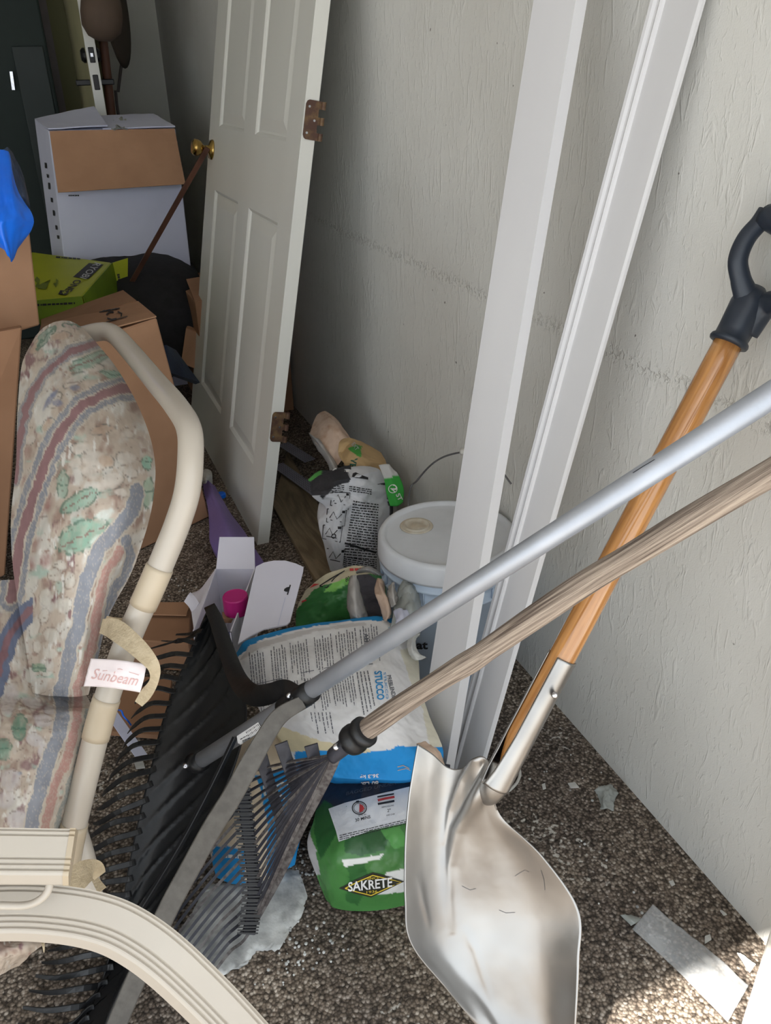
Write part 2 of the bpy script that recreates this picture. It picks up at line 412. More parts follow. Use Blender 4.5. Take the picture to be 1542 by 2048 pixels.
def floor_mat():
    m = bpy.data.materials.new('exposed_aggregate'); m.use_nodes = True
    n = m.node_tree.nodes; l = m.node_tree.links; b = n['Principled BSDF']; b.inputs['Roughness'].default_value = 0.8
    tc = n.new('ShaderNodeTexCoord')
    vo = n.new('ShaderNodeTexVoronoi'); vo.inputs['Scale'].default_value = 190; l.new(tc.outputs['Object'], vo.inputs['Vector'])
    sep = n.new('ShaderNodeSeparateColor'); l.new(vo.outputs['Color'], sep.inputs['Color'])
    r1 = n.new('ShaderNodeValToRGB'); e = r1.color_ramp.elements
    e[0].position = 0.0; e[0].color = tuple(lin((84, 74, 64))) + (1,); e[1].position = 1.0; e[1].color = tuple(lin((218, 208, 196))) + (1,)
    x = r1.color_ramp.elements.new(0.45); x.color = tuple(lin((148, 134, 120))) + (1,)
    x = r1.color_ramp.elements.new(0.8); x.color = tuple(lin((176, 164, 150))) + (1,)
    l.new(sep.outputs['Red'], r1.inputs['Fac'])
    r2 = n.new('ShaderNodeValToRGB'); e = r2.color_ramp.elements      # dark cement between the pebbles
    e[0].position = 0.35; e[0].color = (1, 1, 1, 1); e[1].position = 0.75; e[1].color = (0.28, 0.26, 0.24, 1)
    l.new(vo.outputs['Distance'], r2.inputs['Fac'])
    mx = n.new('ShaderNodeMix'); mx.data_type = 'RGBA'; mx.blend_type = 'MULTIPLY'; mx.inputs['Factor'].default_value = 1
    l.new(r1.outputs['Color'], mx.inputs['A']); l.new(r2.outputs['Color'], mx.inputs['B'])
    nz = n.new('ShaderNodeTexNoise'); nz.inputs['Scale'].default_value = 3.5; nz.inputs['Detail'].default_value = 6; l.new(tc.outputs['Object'], nz.inputs['Vector'])
    r3 = n.new('ShaderNodeValToRGB'); e = r3.color_ramp.elements      # dirt patches
    e[0].position = 0.38; e[0].color = (0.52, 0.5, 0.5, 1); e[1].position = 0.62; e[1].color = (0.95, 0.93, 0.9, 1)
    l.new(nz.outputs['Fac'], r3.inputs['Fac'])
    m2 = n.new('ShaderNodeMix'); m2.data_type = 'RGBA'; m2.blend_type = 'MULTIPLY'; m2.inputs['Factor'].default_value = 1
    l.new(mx.outputs['Result'], m2.inputs['A']); l.new(r3.outputs['Color'], m2.inputs['B'])
    n2 = n.new('ShaderNodeTexNoise'); n2.inputs['Scale'].default_value = 90; n2.inputs['Detail'].default_value = 3; l.new(tc.outputs['Object'], n2.inputs['Vector'])
    n3 = n.new('ShaderNodeTexNoise'); n3.inputs['Scale'].default_value = 5; l.new(tc.outputs['Object'], n3.inputs['Vector'])
    ml = n.new('ShaderNodeMath'); ml.operation = 'MULTIPLY'; l.new(n2.outputs['Fac'], ml.inputs[0]); l.new(n3.outputs['Fac'], ml.inputs[1])
    r4 = n.new('ShaderNodeValToRGB'); e = r4.color_ramp.elements      # white cement dust
    e[0].position = 0.375; e[0].color = (0, 0, 0, 1); e[1].position = 0.43; e[1].color = (1, 1, 1, 1)
    l.new(ml.outputs['Value'], r4.inputs['Fac'])
    m3 = n.new('ShaderNodeMix'); m3.data_type = 'RGBA'; l.new(r4.outputs['Color'], m3.inputs['Factor'])
    l.new(m2.outputs['Result'], m3.inputs['A']); m3.inputs['B'].default_value = tuple(lin((190, 186, 178))) + (1,)
    l.new(m3.outputs['Result'], b.inputs['Base Color'])
    bp = n.new('ShaderNodeBump'); bp.inputs['Strength'].default_value = 0.7; bp.inputs['Distance'].default_value = 0.003; bp.invert = True
    l.new(vo.outputs['Distance'], bp.inputs['Height']); l.new(bp.outputs['Normal'], b.inputs['Normal'])
    return m
def wall_mat():
    m = bpy.data.materials.new('painted_stucco_block'); m.use_nodes = True
    n = m.node_tree.nodes; l = m.node_tree.links; b = n['Principled BSDF']; b.inputs['Roughness'].default_value = 0.62
    tc = n.new('ShaderNodeTexCoord')
    def noise(sc, st, det=3, dis=0.0):
        mp = n.new('ShaderNodeMapping'); mp.inputs['Scale'].default_value = st; l.new(tc.outputs['Object'], mp.inputs['Vector'])
        z = n.new('ShaderNodeTexNoise'); z.inputs['Scale'].default_value = sc; z.inputs['Detail'].default_value = det; z.inputs['Distortion'].default_value = dis
        l.new(mp.outputs['Vector'], z.inputs['Vector']); return z.outputs['Fac']
    def ramp(i, a, c, p0, p1):
        r = n.new('ShaderNodeValToRGB'); e = r.color_ramp.elements; e[0].position = p0; e[1].position = p1; e[0].color = a; e[1].color = c
        l.new(i, r.inputs['Fac']); return r.outputs['Color']
    def mth(op, a, c):
        q = n.new('ShaderNodeMath'); q.operation = op
        for i, s in enumerate((a, c)):
            if isinstance(s, (int, float)): q.inputs[i].default_value = s
            else: l.new(s, q.inputs[i])
        return q.outputs['Value']
    K, W = (0, 0, 0, 1), (1, 1, 1, 1)
    drips = ramp(noise(42, (1, 1, 0.26), 3, 1.4), K, W, 0.58, 0.74)
    drips2 = ramp(noise(90, (1, 1, 0.3), 2, 1.6), K, W, 0.60, 0.74)
    base = noise(16, (1, 1, 0.5), 4)
    grain = noise(420, (1, 1, 1), 2)
    sx = n.new('ShaderNodeSeparateXYZ'); l.new(tc.outputs['Object'], sx.inputs['Vector'])
    dz = mth('ABSOLUTE', mth('SUBTRACT', mth('ADD', sx.outputs['Z'], mth('MULTIPLY', mth('SUBTRACT', noise(7, (1, 1, 1)), 0.5), 0.03)), 0.833), 0)
    joint = ramp(dz, W, K, 0.0, 0.02)
    pits = mth('MULTIPLY', joint, ramp(noise(110, (1, 1, 1), 3), K, W, 0.5, 0.62))
    h = mth('ADD', mth('MULTIPLY', drips, 0.9), mth('MULTIPLY', drips2, 0.45)); h = mth('ADD', h, mth('MULTIPLY', base, 1.2))
    h = mth('ADD', h, mth('MULTIPLY', grain, 0.22)); h = mth('SUBTRACT', h, mth('MULTIPLY', pits, 1.6))
    bp = n.new('ShaderNodeBump'); bp.inputs['Strength'].default_value = 0.55; bp.inputs['Distance'].default_value = 0.0024
    l.new(h, bp.inputs['Height']); l.new(bp.outputs['Normal'], b.inputs['Normal'])
    c = ramp(noise(2.2, (1, 1, 1), 5), tuple(lin((210, 209, 204))) + (1,), tuple(lin((220, 220, 216))) + (1,), 0.35, 0.65)
    sp = ramp(noise(60, (1, 1, 1), 1), K, W, 0.80, 0.83)      # small dark specks
    mx = n.new('ShaderNodeMix'); mx.data_type = 'RGBA'; l.new(sp, mx.inputs['Factor']); l.new(c, mx.inputs['A']); mx.inputs['B'].default_value = tuple(lin((120, 116, 110))) + (1,)
    m2 = n.new('ShaderNodeMix'); m2.data_type = 'RGBA'; l.new(mth('MULTIPLY', pits, 0.28), m2.inputs['Factor']); l.new(mx.outputs['Result'], m2.inputs['A']); m2.inputs['B'].default_value = tuple(lin((140, 134, 124))) + (1,)
    l.new(m2.outputs['Result'], b.inputs['Base Color'])
    return m
M['floor'] = floor_mat(); M['wall'] = wall_mat()

# ================================================================== SETTING
WX = 0.869
def st(name, vf, m, **k): return mk(name, vf[0], vf[1], m, base=(0, 0, 0), kind='structure', **k)
st('floor', box(-6, 6, -7, 5.9, -0.12, 0), M['floor'])
st('floor_driveway_bounce', box(-6, 6, -9, -0.75, -0.05, 0.004), mat('pale_concrete', (206, 204, 200), 0.85, c2=(192, 190, 186), scale=4))  # unseen pale slab added outside to bounce sunlight up into the garage
st('wall_right', box(WX, WX + 0.16, 0.485, 5.62, 0, 2.45), M['wall'])
st('wall_back', box(-3.3, WX + 0.16, 5.62, 5.75, 0, 2.45), M['drywall'])
st('wall_left', box(-3.4, -3.24, 0.44, 5.62, 0, 2.45), M['drywall'])
st('ceiling', box(-3.4, WX + 0.16, 0.40, 5.75, 2.45, 2.55), M['ceiling'])
st('trim_1', join(box(-6, 6, -0.705, 0.40, 2.30, 2.40), box(-6, 6, 0.38, 0.46, 2.12, 2.45)), M['trim'], label='roof overhang and header board above the garage opening')
# jamb post at the opening, with a stop strip
jx = 0.738
jb = join(box(jx, 1.03, 0.44, 0.483, 0, 2.12, 0.004), box(jx + 0.006, jx + 0.02, 0.428, 0.44, 0, 2.12, 0.003), box(jx + 0.05, 1.0, 0.424, 0.44, 0, 2.12, 0.003))
st('trim_2', jb, M['jamb'], label='white painted post at the edge of the garage opening')

# ------------------------------------------------------------------ back of the garage
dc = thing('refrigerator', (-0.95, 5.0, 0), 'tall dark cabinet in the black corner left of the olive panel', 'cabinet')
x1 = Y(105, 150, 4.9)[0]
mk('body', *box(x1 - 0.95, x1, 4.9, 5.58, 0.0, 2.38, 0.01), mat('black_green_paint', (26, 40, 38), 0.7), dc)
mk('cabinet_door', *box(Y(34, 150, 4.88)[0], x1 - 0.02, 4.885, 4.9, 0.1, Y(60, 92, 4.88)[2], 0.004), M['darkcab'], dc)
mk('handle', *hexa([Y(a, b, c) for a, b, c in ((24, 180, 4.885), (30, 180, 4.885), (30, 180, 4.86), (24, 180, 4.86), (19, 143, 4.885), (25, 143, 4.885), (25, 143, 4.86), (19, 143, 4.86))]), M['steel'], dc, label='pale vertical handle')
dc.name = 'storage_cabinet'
# olive panel against the back wall with a grey frame
def vslab(pts_top, y, m, name, parent=None, th=0.03, **k):
    a, b, c, d = pts_top                              # tl tr br bl pixels
    P = [Y(*q, y) for q in (d, c)] + [Y(*q, y + th) for q in (c, d)] + [Y(*q, y) for q in (a, b)] + [Y(*q, y + th) for q in (b, a)]
    return mk(name, *hexa(P), m, parent, **k)
pa = Y(128, 240, 5.3)[0]; pb = Y(226, 240, 5.3)[0]
pr = thing('leaning_panel', (pa, 5.3, 0), 'olive brown panel standing behind the edge-on door at the back', 'panel')
mk('board', *box(pa + 0.02, pb + 0.02, 5.30, 5.34, 0, 2.2), M['olive'], pr)
mk('edge_frame', *box(pa - 0.07, pa + 0.02, 5.28, 5.34, 0, 2.2), M['frame_grey'], pr, label='greyish edge board')
# door seen edge-on
ey = 4.3
e1 = Y(173, 110, ey)[0]; e2 = Y(191, 110, ey)[0]; et = e2 - e1
ed = thing('door', (e1, ey, 0), 'white door standing open edge-on at the back, with black lock and lever', 'door')
mk('slab', *box(e1, e1 + 0.044, ey + 0.004, ey + 0.86, 0.02, 2.05, 0.002), mat('yellowed_door_face', (176, 172, 136), 0.7, c2=(160, 156, 120), scale=2), ed, label='yellowish door face')
mk('lock_edge', *box(e1, e1 + 0.044, ey, ey + 0.006, 0.02, 2.05, 0.001), M['door'], ed, label='white painted edge')
zd = Y(176, 110, ey)[2]; zl = Y(183, 165, ey)[2]
db = mk('deadbolt', *join(box(e1 + 0.01, e1 + 0.034, ey - 0.004, ey + 0.01, zd - 0.03, zd + 0.03, 0.003), lathe((e1 - 0.02, ey + 0.06, zd), (1, 0, 0), [(0.02, 0), (0.03, 0.01), (0.03, 0.074), (0.02, 0.084)], 20)), M['blackmetal'], ed)
mk('bolt', *box(e1 + 0.016, e1 + 0.028, ey - 0.008, ey, zd - 0.008, zd + 0.008, 0.001), M['steel'], db)
mk('lever_handle', *join(box(e1 + 0.01, e1 + 0.034, ey - 0.004, ey + 0.01, zl - 0.03, zl + 0.03, 0.003), box(e1 - 0.06, e1 + 0.104, ey + 0.05, ey + 0.07, zl - 0.012, zl + 0.012, 0.004)), M['blackmetal'], ed)
# wooden pole with a rounded brown head, and a dark brown disc beside it
pt = Y(204, 60, 4.46); pbm = Y(224, 240, 4.46); dd = unit(pbm - pt)
po = thing('wooden_pole', (pbm + dd * 1.0), 'reddish brown pole with a rounded brown head at the back wall', 'pole')
mk('shaft', *tube([pt, pbm, pbm + dd * 0.85], 0.02, 12), M['brownwood'], po, smooth=True)
mk('head', *lathe(Y(160, 22, 4.16), (1, 0, -0.15), [(0.0, 0), (0.05, 0.006), (0.085, 0.03), (0.10, 0.07), (0.095, 0.12), (0.06, 0.16), (0, 0.17)], 28), mat('dark_brown_head', (88, 72, 60), 0.8), po, smooth=True)
dsk = lathe(Y(232, 15, 4.7), (1, -0.35, 0.0), [(0, -0.02), (0.10, -0.035), (0.22, -0.012), (0.255, 0), (0.22, 0.005), (0.12, 0.02), (0, 0.03)], 32)
mk('hanging_disc', *dsk, mat('dark_brown_disc', (70, 60, 50), 0.7), smooth=True, label='dark brown round disc hanging beside the pole, seen almost edge-on', cat='disc')
sw = Y(240, 160, 5.4)
mk('thin_rod', *tube([Y(243, 128, 5.45), Y(237, 180, 5.45), Y(236, 225, 5.45), Y(236, 225, 5.45) * [1, 1, 0]], 0.008, 12, 8), M['frame_grey'], smooth=True, label='thin grey rod against the back wall right of the disc', cat='rod')

# ------------------------------------------------------------------ tall white box with a brown flap
def qbox(tl, tr, br, bl, y0, depth, m, name, parent, zmin=None, **k):
    """box from its four front pixel corners at distance y0 into the garage"""
    f = [Y(*p, y0) for p in (bl, br, tr, tl)]
    if zmin is not None:
        for i, j in ((0, 3), (1, 2)):
            d = f[i] - f[j]; f[i] = f[j] + d * ((zmin - f[j][2]) / d[2])
    dv = np.array(depth, float)
    P = [f[0], f[1], f[1] + dv, f[0] + dv, f[3], f[2], f[2] + dv, f[3] + dv]
    return mk(name, *hexa(P, 0.003, 1), m, parent, **k)
wy = 3.75
wb = thing('cardboard_box', Y(240, 560, wy) * [1, 1, 0] + [0, 0.2, 0], 'tall white cardboard box with a brown flap folded over its front', 'box')
qbox((97, 262), (351, 258), (381, 525), (128, 515), wy, Y(69, 238, wy + 0.34) - Y(97, 262, wy), M['cardwhite'], 'body', wb, zmin=0.0)
c = [Y(99, 262, wy - 0.02), Y(349, 257, wy - 0.02), Y(371, 368, wy - 0.09), Y(116, 385, wy - 0.09)]
fl = mk('front_flap', *quadsheet(c, 14, 14, 0.005, wr=0.006), M['card'], wb, smooth=False, label='brown inside face of the folded flap')
t0 = Y(97, 262, wy); t1 = Y(351, 258, wy)
mk('top_flap', *quadsheet([Y(69, 237, wy + 0.33), Y(188, 212, wy + 0.36), Y(215, 250, wy + 0.03), t0 + [0, 0, 0.01]], 10, 10, 0.005, wr=0.005), M['cardwhite'], wb)
mk('top_flap', *quadsheet([Y(200, 231, wy + 0.36), Y(307, 227, wy + 0.38), t1 + [0, 0, 0.012], Y(205, 257, wy + 0.02)], 10, 10, 0.005, wr=0.005), M['cardwhite'], wb)
mk('packing_tape', *quadsheet([Y(228, 236, wy + 0.3), Y(252, 236, wy + 0.3), Y(256, 259, wy - 0.03), Y(222, 258, wy - 0.03)], 10, 10, 0.001, wr=0.02), M['clear'], wb, label='crumpled clear tape')
side = mk('side_print', *join(*[box(0, 0.001, 0, 0.02, 0, 0.03) for _ in range(1)]), M['ink'], wb)
bpy.data.objects.remove(side)
Tw = Target(wb.children[0])
pw_ = Print(Tw, 0.002)
for k, (yy, hh) in enumerate(((325, 12), (348, 8), (365, 14), (395, 10), (420, 12), (450, 10), (470, 8))):
    xx = 90 + (yy - 325) * 0.17
    pw_.poly([(xx, yy), (xx + 4, yy + 1), (xx + 5, yy + hh), (xx + 1, yy + hh - 1)])
pw_.dashes((137, 391), (158, 391), 3, random.Random(3), lo=2, hi=5)
pw_.build('printed_marks', M['ink'], wb)

# ------------------------------------------------------------------ black cloth heap
g = [[(150, 512, 3.2, .42), (190, 491, 3.3, .5), (265, 488, 3.35, .5), (330, 490, 3.35, .5), (385, 525, 3.3, .4)],
     [(140, 540, 3.1, 0), (195, 530, 3.0, 0), (265, 530, 3.0, 0), (340, 530, 3.0, 0), (402, 565, 3.05, 0)],
     [(150, 600, 3.0, 0), (210, 600, 2.9, 0), (280, 600, 2.88, 0), (350, 600, 2.9, 0), (405, 620, 2.95, 0)],
     [(180, 700, 3.0, 0), (240, 700, 2.88, 0), (300, 690, 2.86, 0), (360, 665, 2.9, 0), (404, 665, 2.95, 0)],
     [(200, 800, 3.1, 0), (250, 800, 3.0, 0), (310, 790, 3.0, 0), (360, 740, 3.0, 0), (400, 740, 3.0, 0)]]
ctrl = [[D(a, b, d + 0.40) for a, b, d, _ in r] for r in g]
V, Fc, P = pillow(ctrl, (0.02, 0.16, -0.02), 50, 50, wr=0.03, ws=5, seed=4, floor=0.0)
mk('black_bag', V, Fc, M['blackcloth'], smooth=True, label='slack black fabric bag slumped in front of the tall white box', cat='bag')

# ------------------------------------------------------------------ green tool box
gy = 2.95
a, b_, c, d_ = Z(63, 504, 0.62), Z(218, 527, 0.62), Z(160, 592, 0.62), Z(68, 600, 0.62)
tbx = thing('tool_box', (a + c) / 2 * [1, 1, 0] + [0, 0, 0.30], 'bright yellow green power tool box behind the brown carton', 'box')
dn = np.array([0.015, 0.0, -0.24])
tl_, tr_ = Z(63, 504, 0.62), Z(222, 525, 0.62); bl_, br_ = Z(66, 601, 0.62), Z(163, 592, 0.62)
tb = mk('carton', *hexa([bl_ + dn, br_ + dn, tr_ + dn, tl_ + dn, bl_, br_, tr_, tl_], 0.003, 1), M['lime'], tbx)
s0, s1 = tr_ + [0.004, 0, -0.004], br_ + [0.004, -0.003, -0.004]
e0 = Y(257, 516, tr_[1] + 0.03)
mk('end_panel', *quadsheet([br_ + [0.006, 0, 0], tr_ + [0.006, 0, 0], tr_ + dn + [0.006, 0, 0], br_ + dn + [0.006, 0, 0]], 4, 4, 0.002), M['green_side'], tbx, label='darker green side panel')
fp = mk('side_flap', *quadsheet([Y(220, 527, tr_[1]), Y(256, 516, tr_[1] + .02), Y(255, 585, tr_[1]), Y(220, 590, tr_[1] - .02)], 6, 6, 0.003), M['lime'], tbx)
gs = mk('front_panel', *quadsheet([bl_ + [0, -0.004, 0], br_ + [0, -0.004, 0], br_ + dn + [0, -0.004, 0], bl_ + dn + [0, -0.004, 0]], 6, 6, 0.002), M['green_side'], tbx)
T = Target(tb, fp, gs)
Print(T, 0.002).poly([(178, 527), (207, 530), (177, 559), (146, 555)]).build('logo_patch', M['ink'], tbx)
p = Print(T, 0.004); p.text('RYOBI', (190, 526.5), (160, 557), (13, 3.5), 0.01); p.build('lettering', M['greytext'], tbx)
p = Print(T, 0.003); p.text('ONE', (165, 561), (134, 582), (-10, -3.5), 0.02)
p = Print(T, 0.003); p.text('ONE', (151, 560), (128, 583), (14, 2.5), 0.02); p.poly([(121, 582), (139, 584), (133, 592), (117, 590)]); p.build('lettering', M['ink'], tbx)
p = Print(T, 0.004); p.text('+', (127, 583), (123, 590), (8, 1), 0.05); p.build('plus_sign', M['lime'], tbx)
p = Print(T, 0.002); p.poly([(75, 572), (88, 566), (100, 566), (101, 560), (112, 558), (117, 562), (112, 576), (92, 580), (76, 578)]); p.poly([(68, 548), (80, 560), (78, 576), (69, 575)]); p.build('tool_picture', M['tool'], tbx)
p = Print(T, 0.002); p.dashes((236, 548), (241, 575), 5, random.Random(1), lo=3, hi=5); p.dashes((112, 515), (205, 522), 3, random.Random(2)); p.dashes((70, 610), (150, 606), 4, random.Random(2)); p.build('small_print', M['ink'], tbx)

# ------------------------------------------------------------------ brown carton with the recycling mark
cy = 2.32
f_bl, f_br, f_tr, f_tl = Y(60, 1130, cy + .0), Z(419, 1034, 0.005), None, None
f_br = Z(419, 1034, 0.005); f_bl = Z(310, 1086, 0.005)
hx = unit(f_bl - f_br)
f_tr = Y(313, 636, f_br[1] + 0.05)
f_tl = D(190, 668, np.dot(f_tr - EYE, -np.cross(RW[0], RW[1]) * 0 + 0) if False else 2.28)
tb_r = D(277, 601, 2.62); tb_l = D(80, 650, 2.62); 
bx = thing('cardboard_box', (f_bl + f_br) / 2, 'brown carton with a recycling mark on its top flap, behind the chair', 'box')
f_tr = D(313, 636, 2.36); f_tl = D(60, 720, 2.12)
lo = f_br - f_tr
P8 = [f_tl + (f_br - f_tr) * [1, 1, 1], f_br, f_br + (tb_r - f_tr) * [1, 1, 0] + [0.0, 0.15, 0], f_tl + (f_br - f_tr) + (tb_l - f_tl) * [1, 1, 0], f_tl, f_tr, tb_r, tb_l]
P8[0] = Z(240, 1120, 0.005); P8[3] = P8[0] + (P8[2] - P8[1])
for q in (P8[2], P8[3]): q[2] = 0.005
cb = mk('body', *hexa(P8, 0.004, 1), M['card'], bx)
tb_m = D(246, 580, 2.80); mkq = quadsheet([D(82, 636, 2.80), tb_m, D(273, 601, 2.60), D(82, 655, 2.60)], 8, 8, 0.004)
mk('rear_flap', *mkq, M['card2'], bx)
mk('front_flap', *quadsheet([D(170, 632, 2.60) , D(276, 602, 2.60), f_tr + [0, 0, 0.006], D(186, 669, 2.24) + [0, 0, 0.006]], 8, 8, 0.004), M['card'], bx)
T = Target(cb, bx.children[-1], bx.children[-2])
p = Print(T, 0.003)
p.line([(199, 626), (240, 618), (256, 634), (213, 646), (199, 626)], 1.8)
p.line([(213, 632), (219, 626), (228, 626)], 3); p.line([(236, 625), (244, 629), (243, 635)], 3); p.line([(234, 639), (224, 641), (215, 638)], 3); p.dashes((206, 624), (236, 619), 3, random.Random(2), lo=3, hi=6)
p.build('recycling_mark', M['ink'], bx)
p = Print(T, 0.003); p.poly([(306, 958), (322, 950), (318, 957)]); p.build('printed_mark', M['ink'], bx)

# ------------------------------------------------------------------ tall brown cartons at the left edge
lb = thing('cardboard_box', D(10, 660, 2.0) * [1, 1, 0], 'tall plain brown carton cut off by the left edge, top of the two', 'box')
def dbox(name, m, parent, front, back):               # front/back: bl br tr tl as (u, v, depth)
    P = [D(*q) for q in front] ; B = [D(*q) for q in back]
    V = [P[0], P[1], B[1], B[0], P[3], P[2], B[2], B[3]]
    return mk(name, *hexa(V, 0.003, 1), m, parent)
dbox('body', M['card'], lb, [(-160, 720, 1.95), (79, 650, 2.1), (56, 440, 2.0), (-160, 440, 1.85)], [(-160, 700, 2.5), (70, 640, 2.6), (50, 440, 2.5), (-160, 430, 2.4)])
lb2 = thing('cardboard_box', Z(-60, 1150, 0), 'large brown carton standing on the floor left of the cushion', 'box')
dbox('body', M['card2'], lb2, [(-200, 1260, 2.05), (10, 1150, 2.15), (44, 655, 1.9), (-200, 700, 1.8)], [(-200, 1120, 2.6), (0, 1060, 2.7), (40, 640, 2.55), (-200, 660, 2.5)])
# blue plastic over the cartons
g = [[(-60, 300, 1.93), (-20, 296, 1.92), (14, 303, 1.93), (20, 318, 1.95)],
     [(-60, 380, 1.88), (-15, 380, 1.84), (22, 372, 1.85), (35, 378, 1.9)],
     [(-60, 430, 1.86), (-15, 430, 1.80), (28, 425, 1.82), (66, 432, 1.88)],
     [(-60, 450, 1.86), (-10, 455, 1.80), (20, 462, 1.82), (62, 458, 1.88)],
     [(-40, 480, 1.86), (8, 500, 1.83), (22, 524, 1.85), (34, 500, 1.88)]]
V, Fc, P = pillow([[D(*q) for q in r] for r in g], (0.0, 0.06, 0.0), 40, 40, wr=0.02, ws=4, seed=9)
mk('plastic_bag', V, Fc, M['blueplastic'], smooth=True, label='bright blue plastic bag draped over the upper left carton', cat='bag')
g = [[(5, 300, 2.3), (15, 294, 2.3), (26, 306, 2.32)], [(20, 340, 2.25), (35, 340, 2.24), (46, 350, 2.28)], [(30, 400, 2.25), (48, 395, 2.22), (60, 412, 2.26)], [(40, 430, 2.3), (50, 428, 2.3), (58, 425, 2.3)]]
V, Fc, P = pillow([[D(*q) for q in r] for r in g], (0.0, 0.08, 0.0), 24, 24, wr=0.02, ws=4, seed=11)
mk('plastic_bag', V, Fc, M['navyplastic'], smooth=True, label='dark navy plastic bag behind the bright blue one', cat='bag')
# small things in the dark gap left of the leaning door
qa = thing('cardboard_box', D(385, 735, 3.4) * [1, 1, 0], 'small brown box in the dark gap left of the leaning door', 'box')
dbox('body', M['card'], qa, [(362, 727, 3.3), (400, 742, 3.35), (402, 668, 3.3), (372, 655, 3.25)], [(375, 700, 3.6), (410, 710, 3.6), (410, 640, 3.6), (385, 632, 3.6)])
mk('metal_strip', *quadsheet([D(333, 690, 3.0), D(352, 700, 3.1), D(400, 765, 3.2), D(340, 745, 3.0)], 6, 6, 0.02), M['navyplastic'], label='bluish grey strip lying below the small brown box', cat='strip')
bd = thing('cardboard_box', (0.72, 3.5, 0), 'brown carton standing between the leaning door and the wall', 'box')
mk('body', *box(0.50, WX - 0.012, 3.22, 3.75, 0.0, 0.50, 0.003), M['card2'], bd)
mk('top_flap', *quadsheet([(0.52, 3.5, 0.53), (WX - .03, 3.5, 0.55), (WX - 0.012, 3.22, 0.502), (0.50, 3.22, 0.502)], 4, 4, 0.004), M['card2'], bd)
# ================================================================== LEANING DOOR
DA = math.radians(11.2); DP = np.array([0.428, 2.17, 0.0]); DU = np.array([math.sin(DA), 0, math.cos(DA)]); DN = np.array([-math.cos(DA), 0, math.sin(DA)])
def dl(y, s, t=0.0): return DP + DU * s + np.array([0, y, 0]) + DN * t
dr = thing('panel_door', dl(0.56, 0, -0.02), 'white six-panel door leaning on the wall with rusty hinges and brass knob', 'door')
ys = [0, 0.13, 0.46, 0.60, 0.96, 1.12]; ss = [0, 0.21, 0.925, 1.13, 1.66, 1.76, 1.93, 2.03]
V = []; Fc = []
def addq(pts):
    k = len(V); V.extend(pts); Fc.append((k, k + 1, k + 2, k + 3))
panels = [(i, j) for i in (1, 3) for j in (1, 3, 5)]
for i in range(5):
    for j in range(7):
        y0, y1, s0, s1 = ys[i], ys[i + 1], ss[j], ss[j + 1]
        if (i, j) in panels:
            rings = [(0, 0), (0.006, -0.004), (0.010, -0.009), (0.016, -0.009), (0.045, -0.0025), (0.048, -0.002)]
            R_ = [[dl(y0 + a, s0 + a, h), dl(y1 - a, s0 + a, h), dl(y1 - a, s1 - a, h), dl(y0 + a, s1 - a, h)] for a, h in rings]
            for q, w in zip(R_, R_[1:]):
                for k in range(4): addq([q[k], q[(k + 1) % 4], w[(k + 1) % 4], w[k]])
            addq(R_[-1])
        else: addq([dl(y0, s0), dl(y1, s0), dl(y1, s1), dl(y0, s1)])
TH = 0.036
for a, b in (((0, 0), (1.12, 0)), ((1.12, 0), (1.12, 2.03)), ((1.12, 2.03), (0, 2.03)), ((0, 2.03), (0, 0))):
    addq([dl(*a), dl(*a, -TH), dl(*b, -TH), dl(*b)])
addq([dl(0, 0, -TH), dl(1.12, 0, -TH), dl(1.12, 2.03, -TH), dl(0, 2.03, -TH)])
V2, F2 = fixn(V, Fc, 0.0002)
mk('slab', V2, F2, M['door'], dr)
def lathe_on(y, s, t, prof, k=28): return lathe(dl(y, s, t), DN, prof, k)
kn = mk('knob', *lathe_on(1.048, 1.05, 0, [(0.034, 0.0), (0.034, 0.004), (0.030, 0.010), (0.014, 0.014), (0.011, 0.03), (0.014, 0.036), (0.024, 0.044), (0.028, 0.056), (0.0275, 0.066), (0.02, 0.073), (0.0, 0.074)], 32), M['brass'], dr, smooth=True)
for sc_ in (1.19, 0.383, 1.80):
    def hp(t, s, o=0.0): return dl(-0.001 - o, s, t)
    pts = []
    for a, b, r in ((-0.004, -0.045, 0.008), ):
        pass
    w0, w1, h = -0.003, -0.037, 0.045
    outline = [(w1, -h), (w0 - 0.008, -h), (w0 - 0.003, -h + 0.003), (w0, -h + 0.010), (w0, h - 0.010), (w0 - 0.003, h - 0.003), (w0 - 0.008, h), (w1, h)]
    k = len(outline); V = [hp(t, sc_ + s, 0) for t, s in outline] + [hp(t, sc_ + s, 0.003) for t, s in outline]
    Fh = [tuple(range(k)), tuple(range(2 * k - 1, k - 1, -1))] + [(i, (i + 1) % k, (i + 1) % k + k, i + k) for i in range(k)]
    hv = [fixn(V, Fh)]
    hg = mk('hinge', *join(*hv), M['rust'], dr)
    kv = []
    for c in (-0.036, 0.0, 0.036):
        kv.append(obox(hp(-0.037, sc_ + c - 0.009, 0.0), DU * 0.018, -DN * 0.007, (0, -0.003, 0)))
        kv.append(lathe(hp(-0.0475, sc_ + c - 0.009, 0.004), DU, [(0.0035, 0), (0.006, 0.0), (0.006, 0.018), (0.0035, 0.018)], 14))
    mk('knuckle', *join(*kv), M['rust'], hg)
    mk('screw', *join(*[lathe(hp(t, sc_ + s, 0.003), (0, -1, 0), [(0.0035, 0), (0.003, 0.001), (0, 0.0012)], 12) for t, s in ((-0.012, 0.03), (-0.028, 0.0), (-0.012, -0.03))]), M['steel'], hg)
